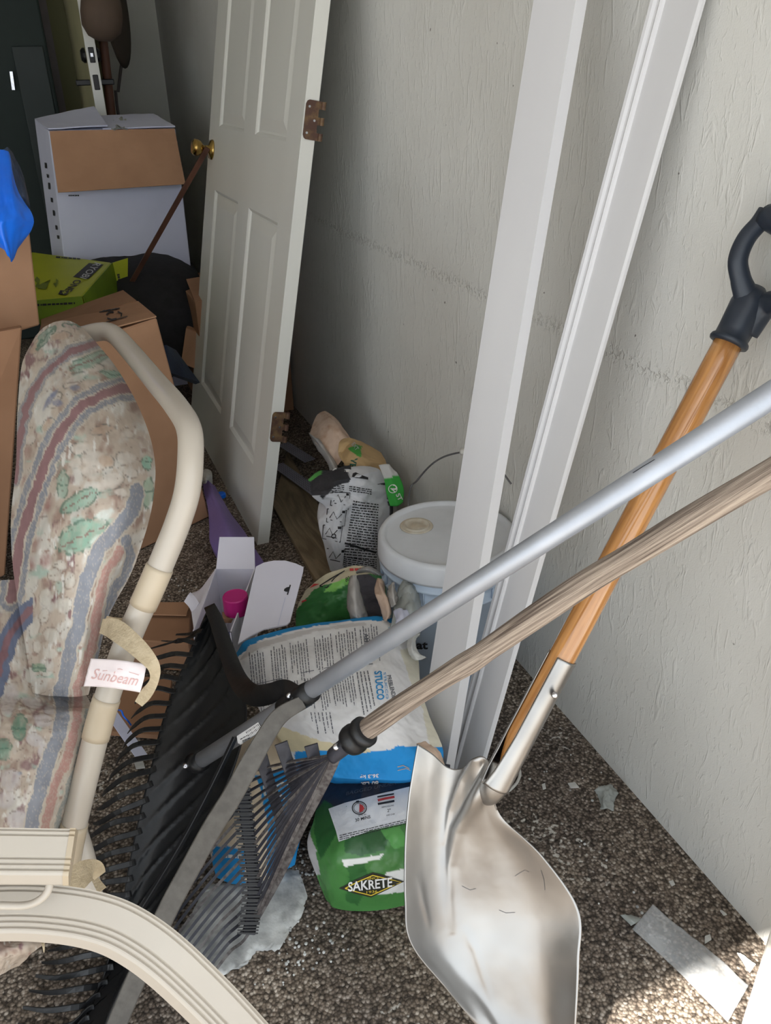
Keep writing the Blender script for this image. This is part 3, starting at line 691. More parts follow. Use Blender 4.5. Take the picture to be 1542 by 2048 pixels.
# brown stick hanging from the knob
kp = dl(1.048, 1.05, 0.03) + np.array([0, -0.01, -0.012])
sb = D(253, 583, 3.35)
V, Fc = sweep([kp + unit(kp - sb) * 0.02, kp, sb, sb + unit(sb - kp) * 0.25], rect(0.018, 0.008), upv=(0, -1, 0))
mk('wooden_stick', V, Fc, M['brownwood'], label='thin brown wooden stick propped against the brass door knob', cat='stick')

# ================================================================== LEANING TRIM BOARDS
def line_board(name, Lb, Lt, width_dir, w, th_dir, th, m, label, cat, prof=None):
    Lb, Lt = np.array(Lb), np.array(Lt); ax = unit(Lt - Lb)
    wd = unit(width_dir - ax * (np.array(width_dir) @ ax)); td = np.cross(ax, wd)
    if td @ np.array(th_dir) < 0: td = -td
    if prof is None: prof = [(0, 0), (w, 0), (w, th), (0, th)]
    V = [p + wd * a + td * b for p in (Lb, Lt) for a, b in prof]; k = len(prof)
    Fc = [tuple(range(k)), tuple(range(2 * k - 1, k - 1, -1))] + [(i, (i + 1) % k, (i + 1) % k + k, i + k) for i in range(k)]
    V, Fc = fixn(V, Fc)
    return mk(name, V, Fc, m, label=label, cat=cat, base=Lb)
Rt = RW[:, 0]; Fw = -RW[:, 2]
Fh_ = unit(Fw * [1, 1, 0]); Rh = unit(Rt * [1, 1, 0])
def extend(A, B, z): d = B - A; return A + d * ((z - A[2]) / d[2])
a0 = Z(826, 1560, 0.0); a1 = X(1067, 0, 0.735)
al = math.radians(60)
wd = Rh * math.cos(al) - Fh_ * math.sin(al)
line_board('trim_board', a0, extend(a0, a1, 1.93), wd, 0.092, Rh * math.sin(al) + Fh_ * math.cos(al), 0.021, M['trim'],
           'narrow square-edged white board leaning on the wall, left of the moulded one', 'board')
b0 = Z(893, 1535, 0.0); b1 = X(1298, 0, 0.835)
cR0 = Z(962, 1540, 0.0); cR1 = X(1452, 0, 0.835)
w_ = 0.101
print('BOARD B', np.linalg.norm(cR0 - b0), np.linalg.norm(cR1 - b1), 'A', np.linalg.norm(a1 - a0), a0, a1, b0, b1)
prof = [(0, 0.006), (0.002, 0.001), (0.006, -0.002), (0.011, -0.001), (0.014, 0.003), (0.018, 0.004), (0.021, 0.001), (0.024, 0.0), (0.027, 0.002), (0.0285, 0.0055), (w_ - 0.004, 0.0035), (w_, 0.006), (w_, 0.011), (0, 0.011)]
line_board('moulded_board', b0, extend(b0, b1, 1.45), cR1 - b1, w_, (1, 0.3, 0), 0.02, M['trim'],
           'wide white board with a rounded bead along its left edge', 'board', prof)

# ================================================================== PLANK, CORNER BEADS
pl = [Z(545, 1010, 0.02), Z(632, 1160, 0.02), Z(700, 1120, 0.02), Z(575, 900, 0.02)]
mk('wooden_plank', *hexa([p * [1, 1, 0] + [0, 0, 0.001] for p in pl] + pl, 0.002, 1), M['plank'], label='dirty bare wood plank lying on the floor beside the door', cat='plank')
def bead(name, a, b, w, z, label):
    a, b = np.array(a), np.array(b); d = unit(b - a); s = unit(np.cross(d, [0, 0, 1])); L = np.linalg.norm(b - a)
    o = thing(name, (a + b) / 2 * [1, 1, 1], label, 'corner bead', None)
    mk('strip', *obox(a - s * w / 2, d * L, s * w, (0, 0, 0.003)), M['bead'], o)
    V = []; Fc = []; n = int(L / 0.008)
    for i in range(n):
        for j in range(5):
            c = a + d * (0.006 + i * 0.008) + s * (-w / 2 + w * (j + 0.5 + 0.25 * (i % 2)) / 5.5) + np.array([0, 0, 0.0036])
            k = len(V); r = 0.0022
            V += [c + d * r * x + s * r * y for x, y in ((1, 0), (0, 1), (-1, 0), (0, -1))]; Fc.append((k, k + 1, k + 2, k + 3))
    h = mk('perforations', V, Fc, M['hole'], o); h['kind'] = 'stuff'
    return o
bead('corner_bead', Z(566, 888, 0.05), Z(620, 922, 0.05), 0.045, 0.05, 'perforated grey strip end just right of the lower hinge')
bead('corner_bead', Z(555, 930, 0.032), Z(642, 992, 0.032), 0.045, 0.03, 'perforated grey strip lying across the wood plank')

# ================================================================== BAG COLOURS helper
def inpoly(u, v, poly):
    ins = np.zeros(len(u), bool); n = len(poly)
    for i in range(n):
        x0, y0 = poly[i]; x1, y1 = poly[(i + 1) % n]
        c = ((y0 > v) != (y1 > v)) & (u < (x1 - x0) * (v - y0) / (y1 - y0 + 1e-9) + x0); ins ^= c
    return ins
def paint(V, base, regions, jit=3.0, seed=0):
    u, v = pix(V); u = u + jit * fbm(u / 9, v / 9, seed) * 2; v = v + jit * fbm(u / 9, v / 9, seed + 7) * 2
    c = np.tile(lin(base), (len(V), 1))
    for poly, rgb in regions: c[inpoly(u, v, poly)] = lin(rgb)
    return c

# ================================================================== SETTING BAG (standing, white, instructions)
g = [[(640, 968, .40), (668, 962, .44), (700, 956, .45), (730, 948, .45), (760, 940, .44)],
     [(624, 990, .36), (660, 988, .38), (700, 984, .39), (735, 976, .39), (776, 968, .37)],
     [(652, 1015, .29), (680, 1010, .31), (712, 1008, .32), (742, 1005, .32), (782, 990, .30)],
     [(638, 1045, .22), (672, 1048, .25), (710, 1048, .26), (745, 1045, .25), (785, 1030, .23)],
     [(648, 1090, .12), (680, 1092, .15), (712, 1093, .16), (742, 1092, .15), (772, 1080, .13)],
     [(662, 1150, .01), (690, 1158, .01), (718, 1162, .01), (745, 1160, .01), (765, 1140, .01)]]
yb = 1.93
ctrl = [[Y(a, b, yb + 0.10 * (1 - abs(j - 2) / 2 * 0) * 0 + (0.05 if j in (0, 4) else 0.0) - 0.02 * i) for j, (a, b, _) in enumerate(r)] for i, r in enumerate(g)]
for j in range(5): ctrl[-1][j] = Z(g[-1][j][0], g[-1][j][1], 0.004)
sv = thing('mortar_bag', Z(705, 1150, 0), 'white and black tile mortar bag with printed pictures, propped beside the pail', 'bag')
V, Fc, P = pillow(ctrl, (0.03, 0.16, 0), 90, 80, wr=0.03, ws=5, seed=21, floor=0.003)
reg = [([(600, 930), (676, 930), (702, 948), (700, 962), (668, 975), (645, 1000), (640, 990), (600, 990)], (52, 52, 58)),
       ([(756, 925), (800, 925), (800, 960), (770, 965)], (206, 206, 204)),
       ([(756, 968), (772, 972), (780, 1030), (778, 1100), (764, 1175), (800, 1175), (800, 960)], (48, 48, 54))]
body = mk('sack', V, Fc, M['bag'], sv, smooth=True, col=paint(V, (222, 224, 230), reg, 2))
T = Target(body); rg = random.Random(8)
p = Print(T, 0.0025)
for k in range(22):                                   # fine print block
    y = 1000 + k * 5.2; p.dashes((706 - k * 0.9, y + 3), (756 - k * 0.2, y + 10), 2.3, rg)
for k in range(4): p.dashes((655, 975 + k * 4), (688, 971 + k * 4), 1.8, rg)
for k in range(3): p.dashes((698, 973 + k * 4), (742, 980 + k * 4), 2.0, rg)
for k in range(9): p.dashes((688, 1112 + k * 4), (752, 1124 + k * 4), 2.0, rg)
p.poly([(689, 1084), (751, 1103), (751, 1107), (689, 1088)])
for (x, y) in ((664, 984), (656, 1018), (648, 1050), (655, 1096)):
    p.line([(x, y), (x + 36, y + 2), (x + 32, y + 34), (x - 2, y + 26)], 1.6, closed=True)
    p.line([(x + 4, y + 18), (x + 12, y + 6), (x + 18, y + 20), (x + 27, y + 10)], 1.6); p.line([(x + 6, y + 22), (x + 26, y + 26)], 1.6); p.poly([(x + 28, y + 3), (x + 34, y + 3), (x + 33, y + 8), (x + 28, y + 8)])
p.line([(668 + 4 * math.cos(t / 3), 1072 + 4 * math.sin(t / 3)) for t in range(20)], 1.6)
for k in range(12): p.line([(716 + k * 3.2, 926 + k * 0.4), (712 + k * 3.2, 946 + k * 0.5)], (1.0, 1.8, 0.8)[k % 3])
p.poly([(706, 948), (712, 946), (735, 955), (735, 960), (704, 955)])
p.build('printed_instructions', M['ink'], sv)
g2 = [[D(757, 930, 2.31), D(775, 928, 2.30), D(783, 934, 2.31)], [D(768, 958, 2.30), D(782, 956, 2.29), D(800, 955, 2.3)], [D(772, 985, 2.29), D(790, 985, 2.28), D(808, 980, 2.29)], [D(780, 1012, 2.28), D(795, 1012, 2.27), D(806, 1005, 2.28)]]
V, Fc = sheet(g2, 24, 20, 0.003, wr=0.006)
gf = mk('side_gusset', V, Fc, M['bag'], sv, smooth=True, col=paint(V, (52, 168, 62), [([(740, 900), (800, 900), (800, 948), (786, 953), (764, 960), (740, 960)], (206, 206, 204))], 1), label='green side flap with white lettering')
T = Target(gf); p = Print(T, 0.002); p.text('2', (781, 977), (790, 986), (7, -9), 0.02)
p.line([(786 + 8 * math.cos(t / 4), 978 + 8 * math.sin(t / 4)) for t in range(26)], 1.3); p.text('ST', (791, 990), (797, 1003), (8, -4), 0.02); p.build('lettering', M['white'], gf)
g3 = [[D(616, 958, 2.36), D(640, 942, 2.38), D(668, 940, 2.36), D(700, 930, 2.34)], [D(628, 985, 2.33), D(652, 962, 2.31), D(676, 960, 2.30), D(704, 950, 2.29)], [D(636, 1000, 2.36), D(650, 992, 2.32), D(672, 976, 2.31), D(700, 966, 2.30)]]
V, Fc = sheet(g3, 24, 30, 0.003, wr=0.012, ws=4)
cf = mk('torn_top_flap', V, Fc, M['bag'], sv, smooth=True, col=paint(V, (58, 58, 64), [([(600, 930), (648, 930), (640, 955), (622, 962), (600, 965)], (92, 170, 84))], 2), label='dark torn flap with white lettering')
T = Target(cf); p = Print(T, 0.006); p.text('OC', (650, 964), (674, 951), (1, -13), 0.03); p.dashes((676, 952), (700, 944), 4, rg); p.build('lettering', M['white'], cf)

# torn brown paper bag behind it
bb = thing('paper_bag', Z(700, 1080, 0), 'torn brown paper bag with a green label, crumpled behind the mortar bag', 'bag')
g = [[(618, 868, 2.56), (632, 832, 2.6), (650, 822, 2.62), (672, 845, 2.6)], [(630, 885, 2.52), (650, 858, 2.52), (672, 850, 2.52), (690, 868, 2.55)],
     [(648, 905, 2.5), (668, 890, 2.48), (690, 885, 2.48), (712, 892, 2.5)], [(672, 935, 2.48), (688, 915, 2.46), (700, 905, 2.46), (722, 905, 2.5)]]
V, Fc, P = pillow([[D(*q) for q in r] for r in g], (0.01, 0.04, 0.0), 30, 30, wr=0.02, ws=4, seed=3)
mk('rolled_top', V, Fc, M['bagpaper'], bb, smooth=True)
g = [[(616, 866, 2.55), (630, 876, 2.5), (645, 880, 2.53)], [(632, 895, 2.53), (648, 900, 2.48), (655, 895, 2.52)], [(652, 925, 2.5), (665, 925, 2.46), (662, 905, 2.5)], [(660, 948, 2.48), (675, 946, 2.45), (674, 925, 2.48)]]
V, Fc = sheet([[D(*q) for q in r] for r in g], 20, 14, 0.004, wr=0.01)
mk('inner_liner', V, Fc, M['liner'], bb, smooth=True, label='pale inner liner')
g = [[(684, 905, 2.44), (700, 888, 2.46), (730, 890, 2.46), (762, 905, 2.48)], [(688, 925, 2.40), (705, 912, 2.38), (735, 912, 2.4), (772, 925, 2.45)],
     [(698, 950, 2.40), (715, 945, 2.38), (745, 940, 2.4), (774, 945, 2.45)], [(700, 1060, 2.46), (720, 1060, 2.44), (745, 1060, 2.44), (765, 1060, 2.46)]]
V, Fc, P = pillow([[D(*q) for q in r] for r in g], (0.0, 0.10, 0.0), 50, 40, wr=0.02, ws=4, seed=13, floor=0.003)
bs = mk('sack', V, Fc, M['bag'], bb, smooth=True, col=paint(V, (198, 166, 120), [([(696, 897), (712, 889), (724, 892), (722, 917), (706, 905)], (74, 160, 66))], 2))
T = Target(bs); p = Print(T, 0.002); p.text('VER', (703, 916), (697, 944), (12, 1), 0.03); p.build('lettering', mat('dark_green_ink', (30, 88, 70), 0.7), bb)
p = Print(T, 0.002); p.text('EXT', (703, 890), (712, 903), (6, -5), 0.01); p.build('pale_lettering', M['greytext'], bb)

# ================================================================== PAIL
pc = np.array([0.708, 1.432, 0.0]); 
pk = thing('plastic_pail', pc, 'pale blue five gallon pail with a grey lid beside the wall', 'pail')
hb = 0.345
prof = [(0.128, 0), (0.132, 0.004), (0.143, hb - 0.09), (0.150, hb - 0.088), (0.150, hb - 0.082), (0.1445, hb - 0.080), (0.1455, hb - 0.055), (0.153, hb - 0.052), (0.153, hb - 0.046), (0.1465, hb - 0.044), (0.147, hb - 0.02), (0.150, hb), (0.147, hb)]
bprof = prof
ribs = [obox(pc + np.array([math.cos(a) * 0.146, math.sin(a) * 0.146, hb - 0.082]) - np.array([-math.sin(a), math.cos(a), 0]) * 0.001, np.array([-math.sin(a), math.cos(a), 0]) * 0.002, np.array([math.cos(a), math.sin(a), 0]) * 0.006, (0, 0, 0.034)) for a in np.linspace(0, 2 * math.pi, 24, endpoint=False)]
bk = mk('bucket_body', *join(lathe(pc, (0, 0, 1), bprof, 72), *ribs), M['bucket'], pk, smooth=True)

prof = [(0.148, hb - 0.028), (0.156, hb - 0.030), (0.156, hb - 0.024), (0.154, hb + 0.012), (0.150, hb + 0.018), (0.144, hb + 0.020), (0.139, hb + 0.018), (0.136, hb + 0.013), (0.133, hb + 0.012), (0.110, hb + 0.014), (0.0, hb + 0.015)]
ld = mk('lid', *lathe(pc, (0, 0, 1), prof, 80), M['lid'], pk, smooth=True)
zt = hb + 0.015
sc = Z(833, 1052, zt)
mk('spout_cap', *lathe(sc, (0, 0, 1), [(0.038, 0), (0.037, 0.0015), (0.033, 0.002), (0.031, 0.001), (0.030, 0.004), (0.027, 0.005), (0.025, 0.003), (0.012, 0.0025), (0.010, 0.004), (0.0, 0.004)], 36), M['spout'], ld, smooth=True, label='cream pour spout cap')
h0 = D(818, 985, 1.70); hp_ = [X(818, 992, 0.70), X(835, 960, 0.73), X(868, 925, 0.76), X(905, 908, 0.79), X(950, 905, 0.82), X(992, 925, 0.84), X(1008, 948, 0.845), X(1022, 968, 0.85)]
hw = mk('wire_handle', *tube([pc + [-0.13, -0.06, hb - 0.045], *hp_[0:1], *hp_[1:], ], 0.0022, 60, 8), M['wire'], pk, smooth=True)
mk('grip', *tube([X(922, 903, 0.80), X(945, 903, 0.818)], 0.008, 6, 12), M['string'], hw, smooth=True)
T = Target(bk); p = Print(T, 0.0015); p.text('Kat', (816, 1298), (856, 1298), (0, -17), 0.03); p.build('lettering', M['ink'], pk)

# ================================================================== GREEN TORN BAG
gb = thing('concrete_bag', Z(660, 1262, 0), 'torn open green concrete mix bag, nearly empty, below the mortar bag', 'bag')
g = [[(612, 1180, .20), (650, 1150, .24), (690, 1135, .26), (725, 1132, .27), (765, 1150, .26)],
     [(598, 1205, .17), (645, 1178, .22), (690, 1165, .24), (730, 1165, .24), (790, 1185, .22)],
     [(592, 1228, .13), (640, 1212, .18), (685, 1205, .20), (735, 1205, .20), (805, 1215, .18)],
     [(592, 1262, .08), (640, 1252, .12), (685, 1245, .14), (740, 1245, .15), (820, 1250, .13)],
     [(600, 1300, .01), (650, 1300, .01), (700, 1300, .01), (750, 1300, .01), (810, 1300, .01)]]
V, Fc, P = pillow([[Z(a, b, h) for a, b, h in r] for r in g], (0.02, 0.10, -0.1), 80, 80, wr=0.02, ws=5, seed=31, floor=0.003)
reg = [([(590, 1120), (800, 1120), (800, 1150), (740, 1148), (690, 1160), (650, 1170), (626, 1180), (590, 1225)], (196, 186, 158)),
       ([(668, 1165), (700, 1152), (702, 1165), (672, 1182), (645, 1185)], (132, 196, 96)),
       ([(770, 1140), (860, 1160), (860, 1230), (790, 1215)], (40, 72, 44))]
gs_ = mk('sack', V, Fc, M['bagp'], gb, smooth=True, col=paint(V, (62, 124, 66), reg, 3))
T = Target(gs_); p = Print(T, 0.0015); p.poly([(617, 1167), (636, 1158), (640, 1168), (619, 1177)]); p.text('LI', (604, 1205), (598, 1190), (10, -4)); p.dashes((700, 1140), (745, 1138), 6, rg, lo=5, hi=8); p.build('red_print', M['red'], gb)
p = Print(T, 0.0015); p.line([(640, 1172), (662, 1158), (690, 1142), (668, 1158), (654, 1176), (640, 1172)], 2.5); p.text('80', (692, 1164), (700, 1160), (-1, -8)); p.build('dark_print', M['ink'], gb)
Print(T, 0.002).poly([(704, 1156), (716, 1150), (738, 1149), (752, 1158), (760, 1180), (764, 1210), (770, 1236), (745, 1244), (716, 1242), (710, 1215), (702, 1185)], 9).build('tear_shade_patch', M['tearshade'], gb, label='flat dark patch on the sack, painted as the shade inside the tear')  # no real hollow: its shade is put into this flat decal's colour
def flap(name, pts, m, parent, wr=0.012, lab=None):
    V, Fc = sheet([[D(*q) for q in r] for r in pts], 22, 16, 0.003, wr=wr, ws=4, seed=len(ALLV)); return mk(name, V, Fc, m, parent, smooth=True, label=lab)
flap('torn_paper', [[(700, 1152, 1.800), (708, 1150, 1.780), (714, 1150, 1.800)], [(694, 1185, 1.780), (708, 1185, 1.740), (722, 1178, 1.780)], [(694, 1220, 1.760), (712, 1222, 1.720), (732, 1215, 1.780)], [(700, 1240, 1.750), (720, 1240, 1.720), (738, 1240, 1.760)]], M['liner'], gb)
flap('torn_paper', [[(752, 1158, 1.800), (760, 1156, 1.780), (764, 1162, 1.800)], [(750, 1185, 1.760), (764, 1182, 1.740), (772, 1190, 1.780)], [(752, 1192, 1.740), (775, 1198, 1.720), (784, 1208, 1.760)], [(762, 1225, 1.730), (778, 1228, 1.710), (780, 1222, 1.740)], [(765, 1240, 1.730), (772, 1242, 1.710), (780, 1236, 1.740)]], M['bagpaper'], gb, lab='brown inner paper layer')
flap('torn_paper', [[(714, 1148, 1.860), (735, 1144, 1.840), (752, 1152, 1.860)], [(712, 1143, 1.840), (735, 1137, 1.820), (758, 1150, 1.840)], [(718, 1138, 1.860), (740, 1132, 1.860), (766, 1150, 1.860)]], M['liner'], gb, 0.006)
# clear wrapping with paper scraps beside it
cw = thing('plastic_wrapping', Z(820, 1270, 0), 'cloudy clear plastic wrapping crumpled against the pail', 'wrapping')
g = [[(796, 1178, 1.76), (815, 1170, 1.74), (832, 1182, 1.74), (838, 1200, 1.76)], [(792, 1205, 1.72), (812, 1200, 1.68), (830, 1205, 1.68), (842, 1225, 1.72)], [(785, 1235, 1.7), (808, 1232, 1.66), (828, 1235, 1.66), (842, 1250, 1.7)], [(780, 1262, 1.7), (805, 1262, 1.66), (825, 1262, 1.66), (838, 1275, 1.7)]]
V, Fc, P = pillow([[D(*q) for q in r] for r in g], (0.02, 0.06, 0), 30, 30, wr=0.025, ws=4, seed=5)
mk('film', V, Fc, M['clear'], cw, smooth=True)
flap('paper_scrap', [[(776, 1172, 1.74), (784, 1164, 1.74), (790, 1168, 1.75)], [(774, 1195, 1.72), (786, 1190, 1.70), (792, 1180, 1.73)], [(782, 1215, 1.70), (790, 1210, 1.69), (796, 1200, 1.72)]], M['liner'], cw)
flap('paper_scrap', [[(786, 1222, 1.66), (800, 1216, 1.64), (816, 1222, 1.66)], [(790, 1245, 1.62), (806, 1240, 1.60), (824, 1245, 1.62)], [(792, 1262, 1.6), (806, 1262, 1.58), (820, 1262, 1.6)]], M['cardwhite'], cw)
flap('paper_scrap', [[(818, 1268, 1.66), (828, 1266, 1.65), (840, 1268, 1.66)], [(814, 1292, 1.63), (823, 1290, 1.62), (832, 1284, 1.64)], [(818, 1310, 1.62), (828, 1309, 1.61), (838, 1305, 1.62)], [(824, 1318, 1.62), (838, 1320, 1.61), (852, 1316, 1.62)]], M['paper'], cw, 0.008)

# ================================================================== CEMENT BAGS IN FRONT
# green bag with the diamond badge (flat on the floor, end towards us)
sk = thing('concrete_bag', Z(740, 1800, 0), 'full green concrete mix bag with a black diamond badge on its end', 'bag')
g = [[(650, 1520, .13), (700, 1515, .14), (760, 1512, .14), (820, 1515, .14), (900, 1530, .12)],
     [(640, 1580, .125), (700, 1572, .145), (760, 1568, .15), (820, 1568, .15), (900, 1580, .13)],
     [(628, 1640, .12), (690, 1635, .145), (760, 1630, .15), (825, 1632, .15), (905, 1640, .13)],
     [(615, 1690, .10), (675, 1706, .125), (750, 1700, .13), (820, 1692, .13), (908, 1690, .11)],
     [(632, 1750, .055), (676, 1762, .075), (750, 1760, .08), (820, 1752, .08), (905, 1740, .06)],
     [(652, 1800, .012), (678, 1818, .012), (750, 1822, .008), (820, 1808, .012), (895, 1785, .012)]]
V, Fc, P = pillow([[Z(a, b, h) for a, b, h in r] for r in g], (0.03, 0.10, -0.12), 110, 110, wr=0.012, ws=6, seed=41, floor=0.002, pw=3.5, pe=0.3)
camo_ = []
reg = [([(600, 1480), (920, 1480), (920, 1568), (820, 1566), (760, 1572), (700, 1585), (640, 1615), (600, 1625)], (44, 44, 56)),
       ([(600, 1560), (905, 1560), (905, 1576), (820, 1577), (760, 1590), (700, 1606), (650, 1622), (612, 1640)], (44, 44, 56)),
       ([(630, 1622), (650, 1600), (690, 1628), (665, 1680), (640, 1720), (628, 1660)], (42, 92, 48)),
       ([(690, 1660), (740, 1650), (780, 1665), (770, 1700), (720, 1712), (690, 1705)], (50, 96, 56)),
       ([(690, 1728), (725, 1716), (740, 1760), (715, 1812), (690, 1800), (700, 1760)], (52, 104, 54)),
       ([(760, 1660), (800, 1652), (815, 1690), (790, 1700)], (92, 160, 84)),
       ([(772, 1746), (815, 1736), (905, 1720), (905, 1775), (812, 1784), (750, 1790)], (226, 228, 226)),
       ([(683, 1722), (770, 1708), (758, 1718), (690, 1735)], (226, 228, 226)),
       ([(600, 1650), (618, 1662), (632, 1700), (640, 1750), (600, 1750)], (186, 184, 186))]
ss_ = mk('sack', V, Fc, M['bagp'], sk, smooth=True, col=paint(V, (72, 128, 66), reg, 2.5))
T = Target(ss_)
Print(T, 0.0006).poly([(657, 1618), (690, 1606), (760, 1588), (818, 1574), (860, 1572), (860, 1638), (812, 1646), (740, 1662), (678, 1684), (672, 1662)], 9).build('white_label', M['bagwhite'], sk)
Print(T, 0.001).poly([(678, 1776), (708, 1760), (746, 1744), (776, 1752), (808, 1762), (776, 1778), (742, 1794), (708, 1786)]).build('diamond_badge', M['darkprint'], sk)
p = Print(T, 0.002); p.line([(690, 1775), (716, 1762), (746, 1749), (775, 1756), (802, 1763), (776, 1774), (742, 1789), (714, 1782)], 2.0, closed=True); p.text('SINCE', (734, 1758), (758, 1756), (0, -5)); p.text('1936', (733, 1785), (755, 1783), (0, -5)); p.build('yellow_outline', M['yellow'], sk)
p = Print(T, 0.003); p.text('SAKRETE', (697, 1781), (785, 1771), (-0.8, -19), 0.02); p.build('lettering', M['white'], sk)
p = Print(T, 0.0015); p.line([(719 + 14 * math.cos(t / 4.0), 1617 + 12.5 * math.sin(t / 4.0)) for t in range(26)], 1.8); p.line([(719 + 11 * math.cos(t / 4.0), 1617 + 9.5 * math.sin(t / 4.0)) for t in range(26)], 0.9)
p.poly([(712, 1603), (718, 1602), (718, 1606), (713, 1607)]); p.text('SETS IN', (717, 1634), (732, 1631), (-0.3, -3)); p.text('30 MINS', (711, 1645), (741, 1637), (-0.8, -6.5), 0.01)
for k, y in enumerate((1585, 1592, 1606)): p.line([(754 + k, y + 3), (770 + k, y), (787 + k, y - 3)], (2, 3, 4)[k])
p.text('REMODELING', (764, 1617), (788, 1613), (-0.3, -3)); p.text('2"', (775, 1625), (782, 1624), (-0.5, -6), 0.01); p.text('AND OVER', (773, 1633), (790, 1630), (-0.3, -3))
for k in range(3): p.dashes((680, 1672 + k * 4), (812, 1640 + k * 4), 1.5, rg)
p.build('printed_details', M['ink'], sk)
p = Print(T, 0.0016); p.line([(756, 1602), (772, 1598), (789, 1595)], 4.5); p.poly([(719, 1609), (726, 1612), (729, 1618), (725, 1624), (719, 1626)]); p.build('red_print', M['red'], sk)
p = Print(T, 0.0016); p.text('BAGGED UNDER', (692, 1592), (792, 1570), (1.5, -7)); p.build('pale_lettering', M['inkgrey'], sk)

# lower blue and tan stucco bag, seen through the rake
lo_ = thing('stucco_bag', Z(500, 1760, 0), 'lower blue and tan stucco bag on the floor, seen through the worn rake', 'bag')
g = [[(478, 1470, .15), (520, 1465, .16), (560, 1470, .16), (610, 1480, .15), (650, 1500, .14)],
     [(455, 1530, .13), (500, 1525, .15), (550, 1530, .15), (600, 1540, .14), (645, 1560, .12)],
     [(432, 1600, .10), (480, 1610, .12), (535, 1615, .12), (580, 1615, .11), (625, 1620, .09)],
     [(418, 1680, .05), (470, 1700, .065), (525, 1700, .065), (565, 1690, .06), (600, 1680, .05)],
     [(432, 1755, .01), (470, 1768, .01), (520, 1762, .01), (558, 1748, .01), (590, 1730, .01)]]
V, Fc, P = pillow([[Z(a, b, h) for a, b, h in r] for r in g], (0.04, 0.2, -0.1), 80, 80, wr=0.015, ws=5, seed=51, floor=0.002, pw=3, pe=0.3)
reg = [([(505, 1552), (540, 1545), (640, 1520), (660, 1560), (600, 1590), (520, 1572)], (20, 140, 206)),
       ([(520, 1575), (600, 1560), (600, 1750), (532, 1752), (536, 1650)], (20, 140, 206)),
       ([(424, 1690), (490, 1698), (490, 1780), (420, 1780)], (20, 136, 200))]
ls = mk('sack', V, Fc, M['bag'], lo_, smooth=True, col=paint(V, (222, 204, 178), reg, 2.5))
T = Target(ls); p = Print(T, 0.0015); p.line([(528, 1572), (530, 1590), (542, 1600), (552, 1590), (548, 1575), (560, 1566), (576, 1568)], 5); p.line([(560, 1590), (572, 1600), (586, 1592)], 5); p.dashes((450, 1712), (485, 1712), 8, rg, lo=6, hi=9); p.build('cream_swirl_print', M['paper'], lo_)

# upper stucco bag
uk = thing('stucco_bag', Z(700, 1480, 0.14), 'big white stucco bag lying on top, rows of print and blue lettering', 'bag')
g = [[(470, 1308, .22), (500, 1278, .25), (590, 1254, .26), (690, 1240, .26), (770, 1234, .25), (822, 1252, .21)],
     [(480, 1335, .23), (540, 1312, .27), (620, 1300, .28), (700, 1292, .28), (775, 1288, .27), (835, 1305, .22)],
     [(500, 1380, .23), (570, 1370, .28), (640, 1362, .29), (710, 1358, .29), (785, 1355, .28), (842, 1375, .22)],
     [(528, 1435, .22), (600, 1430, .27), (660, 1428, .28), (730, 1428, .28), (800, 1428, .27), (862, 1440, .21)],
     [(560, 1478, .20), (620, 1488, .235), (690, 1495, .24), (760, 1496, .24), (825, 1492, .23), (884, 1492, .19)],
     [(600, 1535, .155), (645, 1550, .175), (700, 1558, .18), (760, 1560, .18), (825, 1558, .175), (885, 1535, .15)]]
V, Fc, P = pillow([[Z(a, b, h) for a, b, h in r] for r in g], (0.02, 0.06, -0.10), 150, 170, wr=0.016, ws=7, seed=61, pw=4, pe=0.22)
reg = [([(450, 1220), (900, 1215), (900, 1262), (800, 1258), (775, 1243), (735, 1240), (680, 1244), (600, 1258), (520, 1280), (478, 1312), (450, 1340)], (16, 130, 190)),
       ([(500, 1290), (600, 1262), (700, 1247), (730, 1244), (735, 1250), (640, 1262), (520, 1296), (478, 1322)], (206, 202, 200)),
       ([(775, 1255), (800, 1255), (812, 1270), (795, 1272)], (90, 170, 200)),
       ([(800, 1300), (900, 1290), (900, 1500), (860, 1500), (845, 1420), (820, 1360)], (222, 217, 198)),
       ([(545, 1462), (560, 1452), (640, 1482), (740, 1500), (740, 1520), (545, 1500)], (226, 214, 178)),
       ([(590, 1503), (640, 1500), (700, 1508), (780, 1500), (795, 1492), (900, 1494), (900, 1600), (590, 1600)], (24, 148, 224))]
us = mk('sack', V, Fc, M['bag'], uk, smooth=True, col=paint(V, (230, 229, 229), reg, 2.5))
T = Target(us); p = Print(T, 0.001)
import itertools
for k in range(48):                                   # columns of small print running down the bag
    if k in (6, 7, 14, 22, 23, 31, 40): continue
    x0 = 499 + k * 5.4; yt = 1311 - (x0 - 500) * 0.23 - (6 if k % 3 == 0 else 0); L = rg.choice([40, 60, 72, 76, 80, 82]) * (0.85 if k > 20 else 1)
    p.dashes((x0, yt), (x0 + L * 0.10, yt + L), 1.7, rg, 0.2)
for k in range(39):
    if k in (8, 18, 19, 29): continue
    x0 = 506 + k * 5.2; yt = 1376 - (x0 - 507) * 0.17; L = rg.choice([22, 40, 55, 62, 68])
    p.dashes((x0, yt), (x0 + L * 0.16, yt + L), 1.7, rg, 0.2)
for k in range(6): x0 = 622 + k * 7.5; L = rg.choice([18, 30, 42]); p.dashes((x0, 1425), (x0 + L * .18, 1425 + L), 2, rg)
for k in range(4): x0 = 714 + k * 7; p.dashes((x0, 1345 - k), (x0 + 14, 1430 - k * 6), 2.2, rg, 0.2)
p.line([(500, 1372), (560, 1358), (610, 1345), (660, 1335), (690, 1334)], 1.3)
p.text('AMERICAN', (727, 1268), (737, 1330), (9, -1), 0.01)
